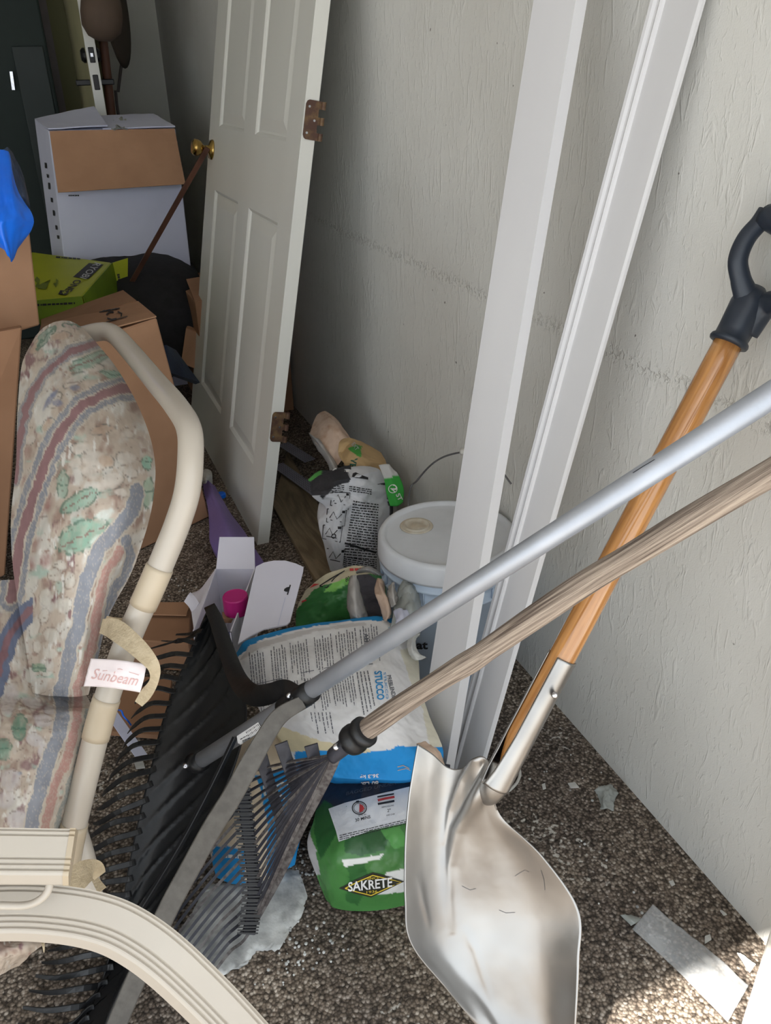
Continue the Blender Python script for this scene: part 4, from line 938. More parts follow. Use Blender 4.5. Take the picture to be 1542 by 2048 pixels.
p.text('PREBLENDED', (773, 1352), (786, 1404), (8, -1.5), 0.02)
p.build('printed_text', M['inkgrey'], uk)
p = Print(T, 0.0015); p.text('STUCCO', (748, 1344), (754, 1401), (15, -1.5), 0.03); p.text('STUCCO', (766, 1346), (772, 1399), (5, -0.7)); p.build('blue_lettering', M['inkblue'], uk)
p = Print(T, 0.002); p.text('36.3 kg', (757, 1544), (720, 1547), (0.4, 10), 0.02); p.text('80 LB.', (757, 1559), (722, 1562), (0.4, 10), 0.03); p.build('white_lettering', M['white'], uk)
Print(T, 0.0015).line([(795, 1533), (806, 1530), (818, 1536)], 2).line([(795, 1540), (812, 1536), (820, 1540)], 1.5).build('scuff_mark', M['liner'], uk)
flap('folded_corner', [[(833, 1488, 1.42), (850, 1484, 1.42), (862, 1490, 1.42)], [(850, 1500, 1.40), (868, 1498, 1.40), (880, 1506, 1.41)], [(862, 1516, 1.39), (878, 1518, 1.39), (890, 1530, 1.41)]], M['bagpaper'], uk, 0.006)

# ================================================================== SPILLED PLASTER
out = [(573, 1736), (598, 1742), (604, 1761), (585, 1776), (613, 1792), (607, 1823), (595, 1845), (573, 1870), (548, 1880), (560, 1901), (514, 1904), (489, 1932), (458, 1944), (427, 1960), (395, 1965), (362, 1935), (345, 1890), (380, 1830), (411, 1776), (436, 1764), (500, 1760)]
rr = random.Random(4)
P2 = []
for i in range(len(out)):
    a, b = np.array(out[i]), np.array(out[(i + 1) % len(out)])
    n = max(2, int(np.linalg.norm(b - a) / 5))
    for k in range(n): P2.append(tuple(a + (b - a) * k / n + np.array([rr.uniform(-2.6, 2.6), rr.uniform(-2.6, 2.6)])))
V2, F2 = poly2(P2, 14)
edge = set(range(len(P2)))
V = [Z(u, v, 0.0015 + (0 if i in edge else 0.0045 + 0.006 * float(fbm(np.array([u / 22.0]), np.array([v / 22.0]), 2)[0]))) for i, (u, v) in enumerate(V2)]
mk('plaster_spill', V, orient(np.array(V), F2), M['plaster'], smooth=True, label='dried patch of spilled grey white plaster on the floor under the worn rake', cat='spill', kind='stuff')
V = []; Fc = []
for q in range(150):                                  # crumbs, far too many to count
    if q < 60: u, v = rr.gauss(600, 45), rr.gauss(1900, 30)
    elif q < 95: u, v = rr.gauss(610, 20), rr.gauss(1730, 25)
    elif q < 115: u, v = rr.gauss(350, 25), rr.gauss(1180, 20)
    else: u, v = rr.uniform(1050, 1350), rr.uniform(1480, 1850)
    if v > 2040 or (u > 1040 and v < 1.14 * u - 0 + 145 and u > (v + 145 - 0) / 1.14 + 0): pass
    c = Z(u, v, 0.002)
    if c[0] > WX - 0.02: continue
    r = rr.uniform(0.0010, 0.0032); v_, f_ = lathe(c, (rr.uniform(-.4, .4), rr.uniform(-.4, .4), 1), [(r * 0.7, -0.001), (r, r * 0.35), (r * 0.5, r * 0.8)], 6)
    k = len(V); V += list(v_); Fc += [[i + k for i in f] for f in f_]
mk('plaster_crumbs', V, Fc, M['plaster'], label='scattered white plaster crumbs on the dark floor', cat='crumbs', kind='stuff')
# ================================================================== SMALL CARTONS ON THE FLOOR, PURPLE SHEATH
wc = thing('open_carton', Z(440, 1290, 0), 'small open white carton with raised flaps, holding a pink capped bottle', 'carton')
hc = 0.17
A = Z(432, 1138, hc); B_ = Z(510, 1138, hc)            # rear rim
Cc = Z(462, 1265, hc); Dc = Z(388, 1262, hc)           # front rim (right, left)
dx = B_ - A; dy = Dc - A
wall_t = 0.003
def sl(c, **k): return quadsheet(c, 8, 8, k.pop('t', 0.003), **k)
zz = np.array([0, 0, -(hc - 0.01)])
mk('rear_wall', *sl([A, B_, B_ + zz, A + zz]), M['paperwhite'], wc)
mk('left_wall', *sl([Dc, A, A + zz, Dc + zz]), M['paperwhite'], wc)
mk('front_wall', *sl([Dc, Cc, Cc + zz, Dc + zz]), M['navy'], wc, label='navy printed outer wall')
mk('right_wall', *sl([B_, Cc, Cc + zz, B_ + zz]), M['paperwhite'], wc)
mk('bottom', *obox(A + zz, dx, dy, (0, 0, 0.003)), M['paperwhite'], wc)
mk('rear_flap', *sl([D(439, 1074, 2.10), D(508, 1074, 2.10), B_, A]), M['paperwhite'], wc)
mk('left_flap', *quadsheet([Dc + [0, 0, .002], A + [0, 0, .002], D(400, 1180, 2.10), D(378, 1188, 2.04)], 8, 8, 0.002), M['paperwhite'], wc)
mk('tuck_tab', *sheet([[D(381, 1184, 1.98), D(376, 1190, 1.97), D(368, 1203, 1.96)], [D(392, 1196, 1.97), D(386, 1203, 1.96), D(378, 1214, 1.95)], [D(398, 1206, 1.96), D(392, 1216, 1.95), D(384, 1226, 1.94)]], 10, 10, 0.002), M['paperwhite'], wc)
lf = [(512, 1133), (528, 1125), (548, 1121), (570, 1121), (592, 1127), (607, 1134), (606, 1143), (594, 1190), (580, 1243), (574, 1249), (555, 1253), (528, 1258), (503, 1270), (476, 1287), (490, 1228)]
V2, F2 = poly2(lf, 30)
def flapz(u, v): return 0.215 - 0.0009 * (v - 1200) * 0.6 + 0.00012 * (u - 500)
Vt = np.array([Z(u, v, flapz(u, v)) for u, v in V2]); k = len(Vt)
bm = bmesh.new(); vs = [bm.verts.new(v) for v in Vt]; [bm.faces.new([vs[i] for i in f]) for f in F2]
r = bmesh.ops.extrude_face_region(bm, geom=list(bm.faces)); bmesh.ops.translate(bm, vec=(0, 0, -0.003), verts=[e for e in r['geom'] if isinstance(e, bmesh.types.BMVert)])
bmesh.ops.recalc_face_normals(bm, faces=bm.faces); bm.verts.index_update()
Vf = np.array([v.co[:] for v in bm.verts]); Ff = [[v.index for v in f.verts] for f in bm.faces]; bm.free()
rf = mk('lid_flap', Vf, Ff, M['paperwhite'], wc)
T = Target(rf); p = Print(T, 0.001); p.line([(581, 1170), (575, 1190)], 2.6); p.poly([(579, 1174), (574, 1175), (569, 1178), (568, 1182), (572, 1184), (576, 1184)], 30); p.build('hanging_slot', M['ink'], wc)
p = Print(T, 0.001); p.line([(571, 1195), (556, 1252)], 1.2); p.build('crease', M['cardwhite'], wc)
mk('corrugated_insert', *sl([Z(444, 1224, .15), Z(472, 1222, .15), Z(472, 1238, .148), Z(446, 1238, .148)], t=0.012), M['card'], wc)
bo = thing('bottle', (A + B_ + Cc + Dc) / 4 * [1, 1, 0] + [0, 0, 0.008], 'bottle with a bright magenta screw cap standing in the white carton', 'bottle')
ct = Z(470, 1190, 0.20)
kx = ct - [0, 0, 0.2]
bo.location = kx + [0, 0, 0.008]; ORG[bo] = kx + [0, 0, 0.008]
mk('bottle_body', *lathe(kx, (0, 0, 1), [(0.026, 0.01), (0.028, 0.014), (0.028, 0.12), (0.024, 0.14), (0.022, 0.158)], 32), M['paperwhite'], bo, smooth=True)
mk('cap', *lathe(kx, (0, 0, 1), [(0.0295, 0.155), (0.0302, 0.157), (0.0295, 0.196), (0.0275, 0.199), (0.0265, 0.1975), (0.0, 0.1975)], 44), M['pink'], bo, smooth=False)

c1 = thing('cardboard_box', Z(335, 1300, 0), 'low brown box on the floor between the chair and the black rake', 'box')
P_ = [Z(262, 1335, 0.004), Z(388, 1345, 0.004), Z(392, 1262, 0.004), Z(290, 1262, 0.004)]
mk('body', *hexa(P_ + [q + np.array([0, 0, 0.085]) for q in P_], 0.003, 1), M['card2'], c1)
mk('flap', *sl([Z(290, 1228, .10), Z(372, 1230, .10), P_[2] + [0, 0, .09], P_[3] + [0, 0, .09]]), M['card'], c1)
c2 = thing('cardboard_box', Z(260, 1450, 0), 'flat brown cardboard piece under the black rake tines', 'cardboard')
P_ = [Z(200, 1470, 0.004), Z(330, 1480, 0.004), Z(345, 1365, 0.004), Z(225, 1355, 0.004)]
c2.name = 'cardboard_sheet'
mk('sheet', *hexa(P_ + [q + np.array([0, 0, 0.012]) for q in P_], 0.001, 1), M['card2'], c2)
mk('white_strip', *sweep([Z(222, 1425, .06), Z(250, 1465, .05), Z(285, 1515, .03)], rect(0.022, 0.004)), M['cardwhite'], label='thin whitish strip on the floor behind the chair tube', cat='strip')
mk('blue_wire', *tube([Z(236, 1420, .05), Z(243, 1422, .07), Z(247, 1432, .06), Z(256, 1442, .05), Z(262, 1450, .03)], 0.0018, 24, 8), M['blueplastic'], smooth=True, label='short blue wire beside the whitish strip', cat='wire')
mk('paper_scrap', *quadsheet([Z(268, 1525, .006), Z(286, 1522, .006), Z(290, 1535, .006), Z(272, 1537, .006)], 4, 4, 0.002), M['paper'], label='little white paper chip under the black rake tines', cat='paper')
g = [[(404, 955, .06), (418, 962, .075), (430, 972, .06)], [(408, 985, .06), (428, 990, .08), (446, 1000, .06)], [(415, 1015, .06), (440, 1012, .09), (462, 1028, .06)], [(418, 1050, .06), (450, 1045, .10), (488, 1062, .06)],
     [(420, 1085, .05), (460, 1080, .09), (508, 1095, .05)], [(440, 1118, .03), (480, 1115, .06), (526, 1122, .03)], [(470, 1140, .02), (500, 1140, .03), (535, 1142, .02)]]
V, Fc, P = pillow([[Z(a, b, h) for a, b, h in r] for r in g], (0, 0.0, -0.06), 40, 30, wr=0.01, ws=3, seed=3, floor=0.003)
mk('plastic_sheath', V, Fc, M['purple'], smooth=True, label='long lilac purple plastic sheath on the floor beside the leaning door', cat='sheath')
g = [[(405, 940, .07), (414, 938, .07), (422, 942, .07)], [(404, 950, .08), (413, 950, .085), (424, 950, .07)], [(404, 962, .07), (412, 960, .08), (418, 962, .06)]]
V, Fc, P = pillow([[Z(a, b, h) for a, b, h in r] for r in g], (0, 0.0, -0.06), 16, 16, wr=0.01, ws=3, floor=0.003)
mk('crumpled_tissue', V, Fc, M['paper'], smooth=True, label='crumpled white tissue at the far end of the purple sheath', cat='tissue')
mk('bottle_cap', *lathe(Z(443, 994, 0.001), (0, 0, 1), [(0.015, 0), (0.016, 0.002), (0.0155, 0.012), (0.013, 0.015), (0, 0.015)], 28), M['blueplastic'], label='small blue bottle cap on the floor by the leaning door', cat='cap')

# ================================================================== SCOOP SHOVEL
sh = thing('scoop_shovel', Z(1080, 2150, 0), 'large aluminium scoop shovel with a varnished shaft and black D grip', 'shovel')
rows = [[(836, 1488, 1.185), (866, 1508, 1.195), (900, 1537, 1.205), (932, 1533, 1.19), (962, 1512, 1.165), (988, 1545, 1.155), (986, 1600, 1.17)],
        [(819, 1590, 1.175), (852, 1600, 1.195), (890, 1612, 1.210), (922, 1606, 1.195), (952, 1600, 1.172), (975, 1620, 1.175), (1010, 1642, 1.175)],
        [(811, 1692, 1.165), (850, 1697, 1.195), (890, 1702, 1.212), (930, 1697, 1.200), (970, 1702, 1.195), (1022, 1706, 1.190), (1086, 1715, 1.165)],
        [(811, 1800, 1.155), (850, 1806, 1.190), (895, 1812, 1.210), (945, 1812, 1.210), (1000, 1814, 1.205), (1070, 1816, 1.190), (1156, 1820, 1.150)],
        [(822, 1884, 1.150), (860, 1900, 1.185), (902, 1915, 1.205), (950, 1922, 1.208), (1010, 1924, 1.202), (1080, 1924, 1.185), (1157, 1922, 1.140)],
        [(892, 1976, 1.165), (925, 1996, 1.185), (962, 2016, 1.195), (1000, 2040, 1.20), (1050, 2050, 1.192), (1100, 2056, 1.175), (1150, 2060, 1.130)]]
ctrl = [[D(*q) for q in r] for r in rows]
ctrl.append([Z(u, v, 0.006 + 0.012 * abs(j - 3) / 3) for j, (u, v) in enumerate(((985, 2092), (1008, 2112), (1032, 2135), (1060, 2158), (1090, 2165), (1120, 2170), (1144, 2172)))])
n_, m_ = 160, 120
P = dense(ctrl, n_, m_); N = pnormals(P)
U_, V_ = pix(P.reshape(-1, 3)); U_ = U_.reshape(n_, m_); V_ = V_.reshape(n_, m_)
def ridge(pts, w, both=False):                                    # distance to a pixel polyline, with taper
    best = np.full(U_.shape, 1e9); tt = np.zeros(U_.shape); L = len(pts) - 1
    for i in range(L):
        a = np.array(pts[i]); b = np.array(pts[i + 1]); d = b - a
        t = np.clip(((U_ - a[0]) * d[0] + (V_ - a[1]) * d[1]) / (d @ d), 0, 1)
        q = np.hypot(U_ - a[0] - t * d[0], V_ - a[1] - t * d[1]); k = q < best; best[k] = q[k]; tt[k] = ((i + t) / L)[k]
    e = np.exp(-(best / (w * (1.15 - 0.6 * tt))) ** 2)
    return e * (np.sin(np.pi * tt) if both else (1 - tt) ** 0.6)
disp = 0.010 * ridge([(985, 1545), (950, 1600), (915, 1660), (898, 1730), (898, 1800), (905, 1870)], 15)
disp += 0.007 * ridge([(950, 1520), (925, 1560), (900, 1620), (885, 1690)], 9)
disp -= 0.005 * ridge([(966, 1530), (935, 1590), (905, 1650)], 7)
disp += 0.002 * ridge([(925, 1850), (950, 1900), (985, 2015)], 9, True)
disp += 0.002 * ridge([(836, 1745), (845, 1800), (860, 1860)], 8, True)
disp += 0.0012 * fbm(U_ / 60, V_ / 60, 3)
P = P + N * disp[..., None]
P[..., 2] = np.maximum(P[..., 2], 0.002)
B2 = P - N * 0.002
V = np.vstack([P.reshape(-1, 3), B2.reshape(-1, 3)]); K = n_ * m_
Fc = gridf(n_, m_) + gridf(n_, m_, K, True)
ring = [j for j in range(m_)] + [i * m_ + m_ - 1 for i in range(1, n_)] + [(n_ - 1) * m_ + j for j in range(m_ - 2, -1, -1)] + [i * m_ for i in range(n_ - 2, 0, -1)]
for a, b in zip(ring, ring[1:] + ring[:1]): Fc.append((b, a, a + K, b + K))
bl = mk('scoop_blade', V, Fc, M['aluscoop'], sh, smooth=True, label='brushed aluminium scoop')
T = Target(bl); p = Print(T, 0.0006)
for q in ([(1030, 1752), (1050, 1740), (1058, 1744)], [(998, 1820), (1012, 1826), (1030, 1825)], [(1082, 1740), (1088, 1760), (1090, 1780)], [(924, 1772), (940, 1780), (952, 1777)]): p.line(q, 0.8)
p.build('scratch', M['wire'], sh)
# shaft, socket, grip
def sp_(u, v, d): return D(u, v, d)
s0, s1 = sp_(1002, 1545, 1.150), sp_(1128, 1315, 1.125); s2 = sp_(1464, 672, 1.062)
s1 = s0 + (s2 - s0) * ((s1 - s0) @ (s2 - s0)) / ((s2 - s0) @ (s2 - s0))
R0 = 0.0188
pth = crom([s0 + [0, 0, 0], s0 + (s1 - s0) * 0.35, s1, s2], 40)
V, Fc = sweep(pth, circ(R0, 28), scale=np.interp(np.linspace(0, 1, 40), [0, .12, .3, 1], [0.25, 0.6, 0.97, 1]))
mk('shaft', V, Fc, M['varnish'], sh, smooth=True, label='varnished wooden shaft'); strand(M['varnish'], s2 - s0)
# open socket: wraps the shaft except for the slit on the upper left side
ax = unit(s2 - s0); toc = unit(EYE - s1); side_ = unit(np.cross(ax, toc)); toc = np.cross(side_, ax)
lft = side_ if (side_ @ Rt) < 0 else -side_
ns, na = 60, 40; Vs = []
sk0 = s0 - ax * 0.02
for i in range(ns):
    t = i / (ns - 1); c = sk0 + (s1 - sk0) * t * 1.0
    rad = R0 * np.interp(t, [0, 0.25, 0.6, 1], [1.15, 1.12, 1.10, 1.10])
    g0 = np.interp(t, [0, 0.12, 0.4, 1], [0.04, 0.25, 0.40, 0.42]); cen = math.radians(38)
    for j in range(na):
        th = cen + g0 + (2 * math.pi - 2 * g0) * j / (na - 1)
        Vs.append(c + (toc * math.cos(th) + lft * math.sin(th)) * rad * (1 + (0.06 + 0.5 * max(0, 0.25 - t)) * (j in (0, na - 1)) ))
Pn = np.array(Vs).reshape(ns, na, 3); ctr = (sk0[None, :] + (s1 - sk0)[None, :] * np.linspace(0, 1, ns)[:, None])[:, None, :]
Nn = Pn - ctr; Nn /= np.linalg.norm(Nn, axis=2)[..., None]; Bn = Pn - Nn * 0.0018
V = np.vstack([Pn.reshape(-1, 3), Bn.reshape(-1, 3)]); K = ns * na; Fc = gridf(ns, na) + gridf(ns, na, K, True)
ring = [j for j in range(na)] + [i * na + na - 1 for i in range(1, ns)] + [(ns - 1) * na + j for j in range(na - 2, -1, -1)] + [i * na for i in range(ns - 2, 0, -1)]
for a, b in zip(ring, ring[1:] + ring[:1]): Fc.append((b, a, a + K, b + K))
V, Fc = fixn(V, Fc)
so = mk('socket', V, Fc, M['aluscoop'], sh, smooth=True, label='folded aluminium socket')
# neck that carries the socket down into the blade
nk = crom([s0 + ax * 0.012, s0 - ax * 0.03 - toc * 0.004, D(962, 1600, 1.19), D(925, 1660, 1.215)], 26)
V, Fc = sweep(nk, circ(0.021, 22, 0.016), upv=toc, scale=np.interp(np.linspace(0, 1, 26), [0, 0.5, 1], [1.0, 0.8, 0.35]))
mk('neck', V, Fc, M['aluscoop'], sh, smooth=True)
rv = D(1109, 1390, 1.10); mk('rivet', *lathe(rv + (s1 - rv) * 0.0, unit(EYE - rv), [(0.0045, -0.01), (0.0045, 0.001), (0.003, 0.0025), (0, 0.003)], 16), M['steel'], sh, smooth=True)
# D grip: collar, fork and crossbar
gp0 = s2 - ax * 0.015; 
def gpt(u, v, d=1.04): return D(u, v, d)
V1 = lathe(s2 - ax * 0.012, ax, [(0.0185, 0), (0.0245, 0.001), (0.0255, 0.004), (0.0245, 0.0075), (0.0215, 0.010), (0.0215, 0.02), (0.023, 0.055), (0.02, 0.07), (0.01, 0.08)], 36)
web = pillow([[gpt(1447, 668, 1.062), gpt(1462, 676, 1.058), gpt(1480, 684, 1.058), gpt(1494, 690, 1.064)], [gpt(1456, 630, 1.058), gpt(1478, 640, 1.05), gpt(1502, 646, 1.05), gpt(1520, 650, 1.058)], [gpt(1466, 592, 1.054), gpt(1494, 604, 1.046), gpt(1520, 612, 1.046), gpt(1548, 616, 1.035)], [gpt(1474, 572, 1.05), gpt(1499, 590, 1.05), gpt(1530, 596, 1.05), gpt(1575, 602, 1.015)]], unit(ray(1490, 630)) * 0.018, 24, 24)[:2]
armL = sweep(crom([gpt(1478, 650, 1.06), gpt(1492, 600, 1.05), gpt(1482, 560, 1.045), gpt(1476, 520, 1.04), gpt(1492, 478, 1.035), gpt(1520, 445, 1.03), gpt(1535, 428, 1.028)], 44), circ(0.0125, 16, 0.0095), upv=toc, scale=np.interp(np.linspace(0, 1, 44), [0, .15, .35, .8, 1], [1.5, 1.3, 1.0, 0.9, 1.1]))
armR = sweep(crom([gpt(1490, 660, 1.06), gpt(1530, 612, 1.04), gpt(1570, 600, 1.01), gpt(1612, 590, 0.985), gpt(1645, 560, 0.965), gpt(1660, 525, 0.955), gpt(1664, 505, 0.953)], 44), circ(0.0125, 16, 0.0095), upv=toc, scale=np.interp(np.linspace(0, 1, 44), [0, .15, .35, .8, 1], [1.5, 1.3, 1.0, 0.9, 1.1]))
bar = tube([gpt(1533, 432, 1.025), gpt(1595, 468, 0.988), gpt(1664, 508, 0.953)], 0.0155, 20, 20)
mk('grip_yoke', *join(V1, web, armL, armR), M['grip'], sh, smooth=True, label='black plastic D grip')
mk('grip_bar', *bar, M['grip'], sh, smooth=True)

# ================================================================== BIG BLACK RAKE
def inv_d(x): return 1.0 / (1.205 - 0.000449 * (1542 - x))
def tp(u): return D(u, np.interp(u, [395, 620, 1100, 1542, 1900], [1526, 1384, 1073, 791, 562]), inv_d(u))
rk = thing('black_rake', D(230, 2040, 1.24) * [1, 1, 0] + [0, 0, 0.0], 'big black plastic rake with a silver tube handle and grey curved brace', 'rake')
h0, h1 = tp(393), tp(1895)
hd = unit(h1 - h0)
mk('handle', *tube([h0, h1], 0.0138, 2, 28), M['alu'], rk, smooth=True, label='silver aluminium tube')
T = Target(rk.children[-1]); Print(T, 0.0004).line([(1266, 946), (1288, 932), (1310, 919)], 1.2).build('printed_line', M['ink'], rk)
p = Print(T, 0.0006); p.poly([(474, 1472), (517, 1444), (526, 1462), (520, 1474), (484, 1494), (476, 1486)], 6); p.build('sticker', M['white'], rk, label='white barcode sticker')
p = Print(T, 0.0012)
for k in range(11): a = np.array([493 + k * 2.6, 1463 - k * 1.7]); p.line([a, a + [5, 8], a + [9, 16]], (1.4, 0.8, 1.0)[k % 3])
for k in range(3): p.dashes((481 + k * 4, 1478 + k * 3), (495 + k * 5, 1470 + k * 4), 1.5, rg)
p.build('barcode', M['ink'], rk)
L_ = [(416, 1222), (385, 1292), (350, 1370), (322, 1450), (300, 1540), (276, 1640), (256, 1740), (240, 1840), (214, 1930), (182, 2045), (160, 2120)]
R_ = [(431, 1214), (447, 1285), (468, 1350), (492, 1420), (478, 1500), (440, 1600), (385, 1700), (335, 1795), (280, 1895), (236, 1985), (196, 2080)]
dk = np.interp(np.linspace(0, 1, 11), [0, 0.4, 1], [1.66, 1.46, 1.235])
ctrl = []
for (l, r, d) in zip(L_, R_, dk):
    l, r = np.array(l, float), np.array(r, float)
    ctrl.append([D(*l, d + 0.015), D(*(l + (r - l) * 0.35), d + 0.035), D(*(l + (r - l) * 0.7), d + 0.03), D(*r, d)])
n_, m_ = 150, 40; P = dense(ctrl, n_, m_); N = pnormals(P)
v, u = np.meshgrid(np.linspace(0, 1, n_), np.linspace(0, 1, m_), indexing='ij')
fan = np.abs(((v * 14 + u * 2.5) % 1) - 0.5) < 0.10
P = P + N * (0.004 * fan * np.sin(np.pi * u))[..., None]
P[..., 2] = np.maximum(P[..., 2], 0.003)
B2 = P - N * 0.003; V = np.vstack([P.reshape(-1, 3), B2.reshape(-1, 3)]); K = n_ * m_
Fc = [f for f in gridf(n_, m_)] + gridf(n_, m_, K, True)
ring = [j for j in range(m_)] + [i * m_ + m_ - 1 for i in range(1, n_)] + [(n_ - 1) * m_ + j for j in range(m_ - 2, -1, -1)] + [i * m_ for i in range(n_ - 2, 0, -1)]
for a, b in zip(ring, ring[1:] + ring[:1]): Fc.append((b, a, a + K, b + K))
pan = mk('rake_panel', V, Fc, M['blackplastic'], rk, smooth=True)
tips = [(398, 1262), (308, 1300), (278, 1385), (250, 1480), (205, 1585), (180, 1680), (158, 1770), (122, 1865), (90, 1950), (55, 2055), (40, 2150)]
Lc = crom(np.array([D(*l, d + 0.012) for l, d in zip(L_, dk)]), 101); Tc = crom(np.array([D(*t_, min(d + 0.07, 1.27 / -ray(*t_)[2] * 0.985)) for t_, d in zip(tips, dk)]), 101)
NT = 31
for k in range(NT):
    q = 3 + k * 3.1; i = int(q); f = q - i; i = min(i, 99)
    a = Lc[i] * (1 - f) + Lc[i + 1] * f; b = Tc[i] * (1 - f) + Tc[i + 1] * f
    j = random.Random(k).uniform(-0.006, 0.006)
    d1 = b - a; up_ = N[int(i * 1.49), 0]
    mid = a + d1 * 0.5 + up_ * 0.022 + [0, 0, 0.006 + j]; m2 = a + d1 * 0.88 + up_ * 0.012 + [0, 0, j]
    pth = crom([a - d1 * 0.12, a, mid, m2, b - up_ * 0.02], 14); pth[:, 2] = np.maximum(pth[:, 2], 0.004)
    V, Fc = sweep(pth, rect(0.0105, 0.0035, 0.001), upv=up_, scale=np.interp(np.linspace(0, 1, 14), [0, 0.7, 1], [1, 0.9, 0.45]))
    mk('tine', V, Fc, M['blackplastic'], rk)
bp_ = [(419, 1212, 1.66), (434, 1245, 1.62), (449, 1290, 1.57), (469, 1345, 1.50), (488, 1376, 1.44), (512, 1391, 1.39), (545, 1386, 1.33), (568, 1378, 1.30), (592, 1388, 1.265)]
V, Fc = sweep(crom([D(*q) for q in bp_], 50), rect(0.005, 0.030, 0.001), upv=unit(EYE - D(469, 1345, 1.5)), scale=np.interp(np.linspace(0, 1, 50), [0, .1, .6, 1], [0.8, 1, 1.2, 0.9]))
bp_u = unit(Rt * 0.9 - RW[:, 1] * 0.25 )
pthb = crom([D(*q) for q in bp_], 50)
V, Fc = sweep(pthb, rect(0.030, 0.005, 0.001), upv=unit(EYE - D(469, 1345, 1.5)), scale=np.interp(np.linspace(0, 1, 50), [0, .1, .6, 1], [0.75, 0.9, 1.25, 0.9]))
mk('brace', V, Fc, M['blackplastic'], rk, smooth=True, label='black far brace')
bn = [(606, 1404, 1.255), (560, 1432, 1.25), (528, 1478, 1.24), (494, 1538, 1.23), (462, 1596, 1.225), (425, 1655, 1.22), (385, 1728, 1.215), (338, 1815, 1.21), (295, 1908, 1.208), (250, 2010, 1.206), (205, 2120, 1.204)]
pthb = crom([D(*q) for q in bn], 60); pthb[:, 2] = np.maximum(pthb[:, 2], 0.006)
V, Fc = sweep(pthb, rect(0.029, 0.006, 0.0015), upv=unit(EYE - pthb[30]), scale=np.interp(np.linspace(0, 1, 60), [0, .1, .3, 1], [0.7, 0.9, 1.05, 1.0]))
mk('brace', V, Fc, M['brace'], rk, smooth=False, label='dusty grey near brace')
# thin frame rails behind the near brace
for (e0, e1, dd) in (((506, 1500), (250, 1975), 0.05), ((470, 1475), (262, 1850), 0.06)):
    a, b = np.array(e0, float), np.array(e1, float)
    pr_ = [D(*(a + (b - a) * t + np.array([10 * math.sin(t * 3.1), 0])), 1.34 - 0.09 * t + dd * 0.3) for t in np.linspace(0, 1, 6)]
    mk('frame_rail', *sweep(crom(pr_, 24), rect(0.006, 0.01, 0.001)), M['blackplastic'], rk)
# sockets and screws
k0, k1 = tp(566), tp(624)
V, Fc = sweep([k0, k0 + (k1 - k0) * 0.3, k0 + (k1 - k0) * 0.75, k1], circ(0.0172, 28), scale=[0.92, 1.05, 1.08, 0.98])
mk('handle_socket', V, Fc, M['blackplastic'], rk, smooth=True)
mk('handle_socket', *sweep([tp(384), tp(396), tp(404)], circ(0.0185, 28), scale=[0.9, 1.0, 0.95]), M['blackplastic'], rk, smooth=True)
for (u_, v_, d_) in ((579, 1392, 1.272), (371, 1532, 1.44)):
    c = D(u_, v_, d_) ; tc_ = unit(EYE - c); mk('screw', *lathe(c - tc_ * 0.004, tc_, [(0.0052, 0), (0.0052, 0.004), (0.0038, 0.0062), (0.0012, 0.0068), (0.0, 0.0055)], 20), M['steel'], rk, smooth=True)

# ================================================================== OLD LEAF RAKE WITH WOODEN HANDLE
ok = thing('leaf_rake', Z(450, 1930, 0), 'worn leaf rake with thin dark tines and a weathered grey wooden handle', 'rake')
def idw(x): return 1.0 / (0.85 + (x - 720) * 0.0003966)
hp2 = [(716, 1472), (800, 1412), (900, 1347), (950, 1317), (1000, 1282), (1160, 1173), (1271, 1106), (1400, 1028), (1542, 946), (1700, 855), (1870, 757)]
pth = crom([D(a, b, idw(a)) for a, b in hp2], 90)
V, Fc = sweep(pth, circ(0.0148, 22), scale=1 + 0.05 * np.sin(np.linspace(0, 30, 90)) * np.linspace(1, 0.2, 90))
mk('handle', V, Fc, M['oldwood'], ok, smooth=True, label='weathered cracked wooden handle'); strand(M['oldwood'], pth[-1] - pth[0])
hd2 = unit(pth[3] - pth[0]); fr = D(708, 1478, 1.178)
mk('ferrule', *lathe(fr - hd2 * 0.012, hd2, [(0.012, 0), (0.0205, 0.002), (0.0225, 0.008), (0.0225, 0.016), (0.019, 0.020), (0.019, 0.026), (0.0225, 0.030), (0.0225, 0.037), (0.017, 0.040)], 36), M['blackplastic'], ok, smooth=True)
nk0 = fr - hd2 * 0.008; nk1 = D(665, 1512, 1.20)
mk('neck', *sweep(crom([nk0, (nk0 + nk1) / 2, nk1], 12), circ(0.014, 18, 0.011), scale=np.linspace(1.1, 0.95, 12)), M['oldrake'], ok, smooth=True)
c = D(672, 1494, 1.178); tc_ = unit(EYE - c); mk('screw', *lathe(c - tc_ * 0.004, tc_, [(0.0052, 0), (0.0052, 0.004), (0.003, 0.006), (0.0, 0.0062)], 18), M['steel'], ok, smooth=True)
hub = D(668, 1510, 1.20)
def zf(u, v, h): return Z(u, v, h)
NTN = 17
for k in range(NTN):
    t = k / (NTN - 1)
    cu = np.interp(t, [0, 0.5, 1], [478, 492, 500]); cv = np.interp(t, [0, 1], [1556, 1862])
    cd = np.interp(t, [0, 1], [1.40, 1.345])
    tu = np.interp(t, [0, 0.3, 0.6, 1], [372, 352, 362, 420]); tv = np.interp(t, [0, 0.3, 0.6, 1], [1685, 1805, 1895, 1956])
    mid = D(cu, cv, cd); tip = Z(tu, tv, 0.012)
    if mid[2] < 0.03: mid[2] = 0.03
    pth = crom([hub, (hub + mid) / 2 + [0, 0, 0.008], mid, (mid + tip) / 2 + [0, 0, 0.006], tip, tip + [-0.004, -0.004, -0.008]], 30)
    V, Fc = sweep(pth, rect(0.0048, 0.0022), upv=(0.2, -0.5, 1)); mk('tine', V, Fc, M['oldrake2'] if k % 4 == 0 else M['oldrake'], ok)
